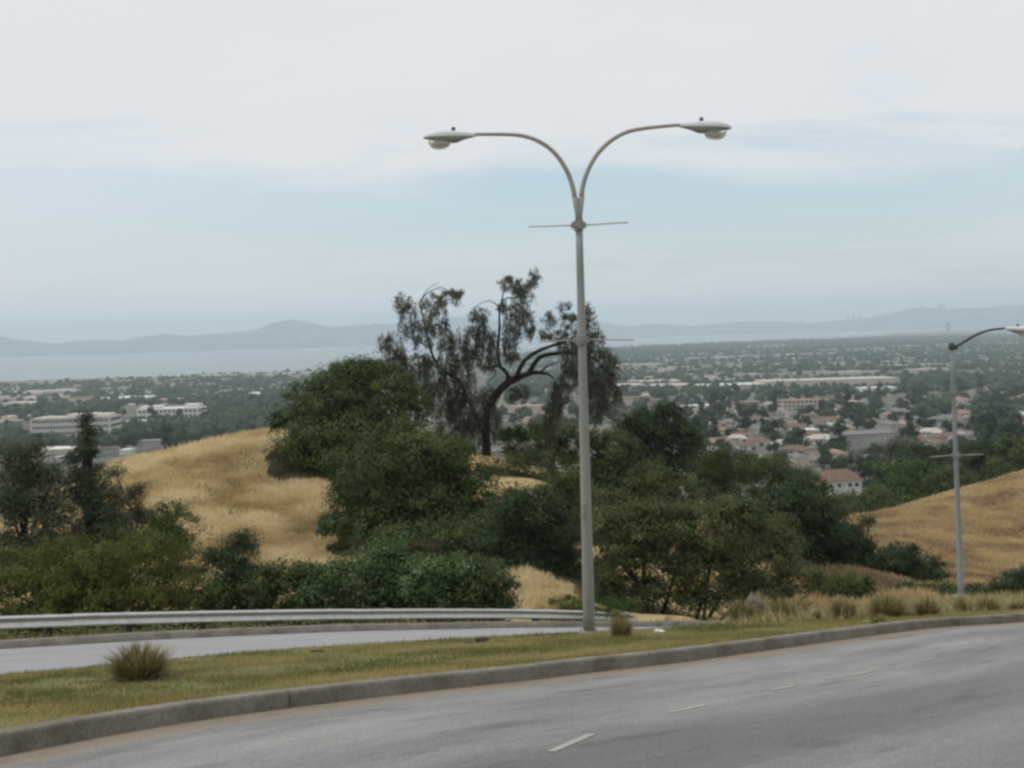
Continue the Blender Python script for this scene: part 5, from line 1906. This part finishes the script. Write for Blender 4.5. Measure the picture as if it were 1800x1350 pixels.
# dark slab tower by the shore and the faint downtown across the water
TW = [(1667, 569, 584, 5, 9500, 'lone dark slab tower near the shore right of centre', 'tower')]
for px, t_, b_, w_px, y, lab, cat in TW:
    c = pt(px, b_, y)
    s = y / F_PX
    r_ = empty('tower', c)
    MB().box((0, 0, (b_ - t_) * s / 2 - 10), (w_px * s, w_px * s, (b_ - t_) * s + 20)).build('shaft', M['tower'], r_)
    MB().box((0, 0, (b_ - t_) * s + 4), (w_px * s * 1.35, w_px * s * 1.35, 12)).build('top', M['tower'], r_)
    tag(r_, lab, cat)
DT = [(1655, 534, 9, 'broad'), (1646, 539, 4, 'slim'), (1500, 553, 5, 'squat'), (1489, 555, 3, 'thin'), (1511, 555, 4, 'low'), (1408, 562, 4, 'small'), (1545, 551, 3, 'narrow'), (1620, 537, 4, 'short')]
for px, t_, w_px, adj in DT:
    d = ray(px, t_)
    a = math.atan2(d[0], 1)
    y = (float(far_r(a)) + 1900) * math.cos(a)
    s = y / F_PX
    c = pt(px, t_, y)
    hgt = 190
    r_ = empty('tower', (c[0], c[1], c[2] - hgt))
    MB().box((0, 0, hgt / 2 - 60), (w_px * s, 40, hgt + 120)).build('shaft', M['tower'], r_)
    MB().box((0, 0, hgt + 3), (w_px * s * 0.6, 28, 8)).build('top', M['tower'], r_)
    tag(r_, {'broad': 'broadest hazy tower on the highest part of the far right skyline', 'slim': 'slim hazy tower just left of the broadest one on the skyline', 'squat': 'squat hazy tower in the cluster left of the skyline hill',
             'thin': 'thin hazy tower at the left of the skyline cluster', 'low': 'low hazy tower at the right of the skyline cluster', 'small': 'small hazy tower alone on the middle of the far ridge',
             'narrow': 'narrow hazy tower where the ridge starts to climb', 'short': 'short hazy tower on the left brow of the skyline hill'}[adj], 'tower', 'hazy towers across the bay')


# ------------------------------------------------------------------ the plain: trees
def tree_proto(kind, seed):
    global rng
    keep_ = rng
    rng = np.random.default_rng(seed)
    if kind == 'round':
        lob = [((rng.normal() * 1.6, rng.normal() * 1.6, 5.2 + rng.normal() * 0.9), (3.0 + rng.random(), 3.0 + rng.random(), 2.4 + rng.random())) for _ in range(4)]
        n_ = 1100
    elif kind == 'tall':
        lob = [((rng.normal() * 0.7, rng.normal() * 0.7, 3 + 2.6 * k), (2.5 - 0.25 * k, 2.5 - 0.25 * k, 2.3)) for k in range(5)]
        n_ = 1100
    else:
        lob = [((rng.normal() * 2.6, rng.normal() * 2.0, 3.6 + rng.normal() * 0.6), (2.8, 2.6, 2.1)) for _ in range(5)]
        n_ = 1000
    C, out, t = crown_points(lob, n_, 1.6, 1.0, 0.45)
    C[:, 2] = np.maximum(C[:, 2], 0.5)
    cm = leaf_mesh('crown', C, t, 0.95 + 0.5 * rng.random(n_), 0.8, M['city_leaf'], out)
    m = MB().tube([(0, 0, -1.5), (0.1, 0, 2.0), (0, 0.1, 5.0)], [0.32, 0.25, 0.08], 6)
    tm = m.mesh('trunk', M['bark'])
    rng = keep_
    return cm, tm


TP = {'round': [tree_proto('round', 100 + k) for k in range(4)], 'tall': [tree_proto('tall', 200 + k) for k in range(3)], 'wide': [tree_proto('wide', 300 + k) for k in range(3)]}
T_LAB = {'round': 'rounded suburb tree', 'tall': 'tall narrow suburb tree', 'wide': 'wide low suburb tree'}
tt = []
SPECIAL = [(1255, 735, 'tall', 1.9), (1270, 737, 'round', 1.8), (1360, 728, 'tall', 1.7), (1412, 735, 'round', 1.5), (1500, 735, 'round', 1.6), (1690, 700, 'tall', 1.6), (1320, 740, 'round', 1.6), (1235, 745, 'tall', 1.3),
           (240, 760, 'round', 1.5), (270, 752, 'tall', 1.6), (290, 750, 'round', 1.5), (316, 748, 'tall', 1.3), (205, 770, 'tall', 1.7), (225, 790, 'round', 1.3), (20, 760, 'round', 1.4), (370, 745, 'round', 1.6), (400, 740, 'round', 1.4)]
for px, py, kd, sc in SPECIAL:
    c = place(px, py)
    tt.append((c[0], c[1], kd, sc))
    placed.append((c[0], c[1], 4))
tries = 0
while len(tt) < 298 and tries < 20000:
    tries += 1
    u = rng.random()
    if u < 0.62:
        px = rng.uniform(1200, 1830)
        y = 370 * (1500 / 370) ** (rng.random() ** 0.8)
    elif u < 0.8:
        px = rng.uniform(-30, 460)
        y = rng.uniform(640, 1700)
    else:
        px = rng.uniform(860, 1200)
        y = rng.uniform(900, 1700)
    xx = (px - 900) / F_PX * y
    if not free(xx, y, 2.5) or (30 < px < 205 and 880 < y < 1330) or (205 < px < 360 and 1200 < y < 1700):
        continue
    placed.append((xx, y, 2.5))
    tt.append((xx, y, str(rng.choice(['round', 'tall', 'wide'], p=[0.5, 0.2, 0.3])), float(rng.uniform(0.8, 1.6))))
for xx, y, kd, sc in tt:
    cm, tm = TP[kd][rng.integers(len(TP[kd]))]
    o = empty('suburb_tree', (xx, y, float(ground(xx, y)) - 0.3), float(rng.random() * 6.28))
    o.scale = (sc, sc, sc * float(rng.uniform(0.85, 1.15)))
    link('crown', cm, o)
    link('trunk', tm, o)
    tag(o, T_LAB[kd], 'tree', 'suburb trees, %s' % kd)
    tl.append((o, T_LAB[kd]))

bpy.context.view_layer.update()
single_out(hl)
single_out(tl)
# the rest of the trees of the plain, one mass
import bmesh
LV, LF = [], []
pts_ = []
N_FAR = 21000
u = rng.random(N_FAR)
left = u < 0.25
px = np.where(left, rng.uniform(-80, 620, N_FAR), rng.uniform(860, 1880, N_FAR))
rmax = np.where(left, 3500.0, 7600.0)
rmin = np.where(left, 800.0, 820.0)
yy = np.sqrt(rmin ** 2 + (rmax ** 2 - rmin ** 2) * rng.random(N_FAR) ** 1.35)
xx = (px - 900) / F_PX * yy
den = fbm(xx / 500 + 20, yy / 260 + 60, 3)
ok = (rng.random(N_FAR) < np.clip((den - 0.28) * 3.2, 0.1, 1)) & (np.hypot(xx, yy) < shore_r(xx, yy) * 0.985)
xx, yy = xx[ok], yy[ok]
if True:
    keepm = np.ones(len(xx), bool)
    for a, b, e in placed:
        if e > 5:
            keepm &= ((xx - a) ** 2 + (yy - b) ** 2) > (e + 5) ** 2
    pxx = 900 + F_PX * xx / yy
    opn = ((pxx > 30) & (pxx < 205) & (yy > 880) & (yy < 1330)) | ((pxx > 205) & (pxx < 360) & (yy > 1150) & (yy < 1700))
    keepm &= ~(opn & (rng.random(len(xx)) < 0.96))
    xx, yy = xx[keepm], yy[keepm]
zz = ground(xx, yy)
n = len(xx)
# lumpy clumps of small facets, simpler ones far away
a_ = rng.random(n) * 6.28
s_ = rng.uniform(3.8, 7.5, n) * np.clip(yy / 3000, 1, 1.6)
hz = rng.uniform(0.75, 1.35, n)
VV, FF, TT, off_ = [], [], [], 0
for sel, sub in ((yy < 2300, 2), (yy >= 2300, 1)):
    bm = bmesh.new()
    bmesh.ops.create_icosphere(bm, subdivisions=sub, radius=1.0)
    iv = np.array([v.co[:] for v in bm.verts])
    ifc = np.array([[v.index for v in f.verts] for f in bm.faces])
    bm.free()
    variants = []
    for k in range(6):
        v = iv * (1 + 0.28 * np.random.default_rng(k).normal(size=len(iv)))[:, None]
        v[:, 2] = np.maximum(v[:, 2], -0.55)
        variants.append(v)
    m_ = int(sel.sum())
    B_ = np.stack(variants)[rng.integers(6, size=m_)]
    ca, sa = np.cos(a_[sel])[:, None], np.sin(a_[sel])[:, None]
    sz, hh_ = s_[sel], hz[sel]
    X = (B_[..., 0] * ca - B_[..., 1] * sa) * sz[:, None] + xx[sel][:, None]
    Y = (B_[..., 0] * sa + B_[..., 1] * ca) * sz[:, None] + yy[sel][:, None]
    Z = B_[..., 2] * (sz * hh_)[:, None] + (zz[sel] + sz * hh_ * 0.5)[:, None]
    VV.append(np.stack([X, Y, Z], -1).reshape(-1, 3))
    FF.append((ifc[None] + (np.arange(m_) * len(iv))[:, None, None]).reshape(-1, 3) + off_)
    TT.append(np.clip(rng.normal(0.45, 0.2, m_)[:, None] + rng.normal(0, 0.12, (m_, len(iv))), 0, 1).ravel())
    off_ += m_ * len(iv)
me = mesh_np('plain_woods', np.concatenate(VV), np.concatenate(FF), M['city_leaf'], np.concatenate(TT))
tag(link('plain_woods', me), 'dark tree masses covering the far plain out to the bay', 'trees', kind='stuff')
print('far trees', n, 'houses', nh, 'trees', len(tt))

# ------------------------------------------------------------------ haze over the bay
hm = bpy.data.materials.new('haze')
hm.use_nodes = True
ht = hm.node_tree
ht.nodes.clear()
pv = ht.nodes.new('ShaderNodeVolumePrincipled')
pv.inputs['Color'].default_value = (0.77, 0.91, 1.0, 1)
pv.inputs['Density'].default_value = 1.0e-4
ho = ht.nodes.new('ShaderNodeOutputMaterial')
ht.links.new(pv.outputs[0], ho.inputs['Volume'])
hz_ = MB().box((0, 0, 170), (54000, 54000, 600)).build('haze', hm)
tag(hz_, 'pale blue haze over the bay and plain', kind='stuff')
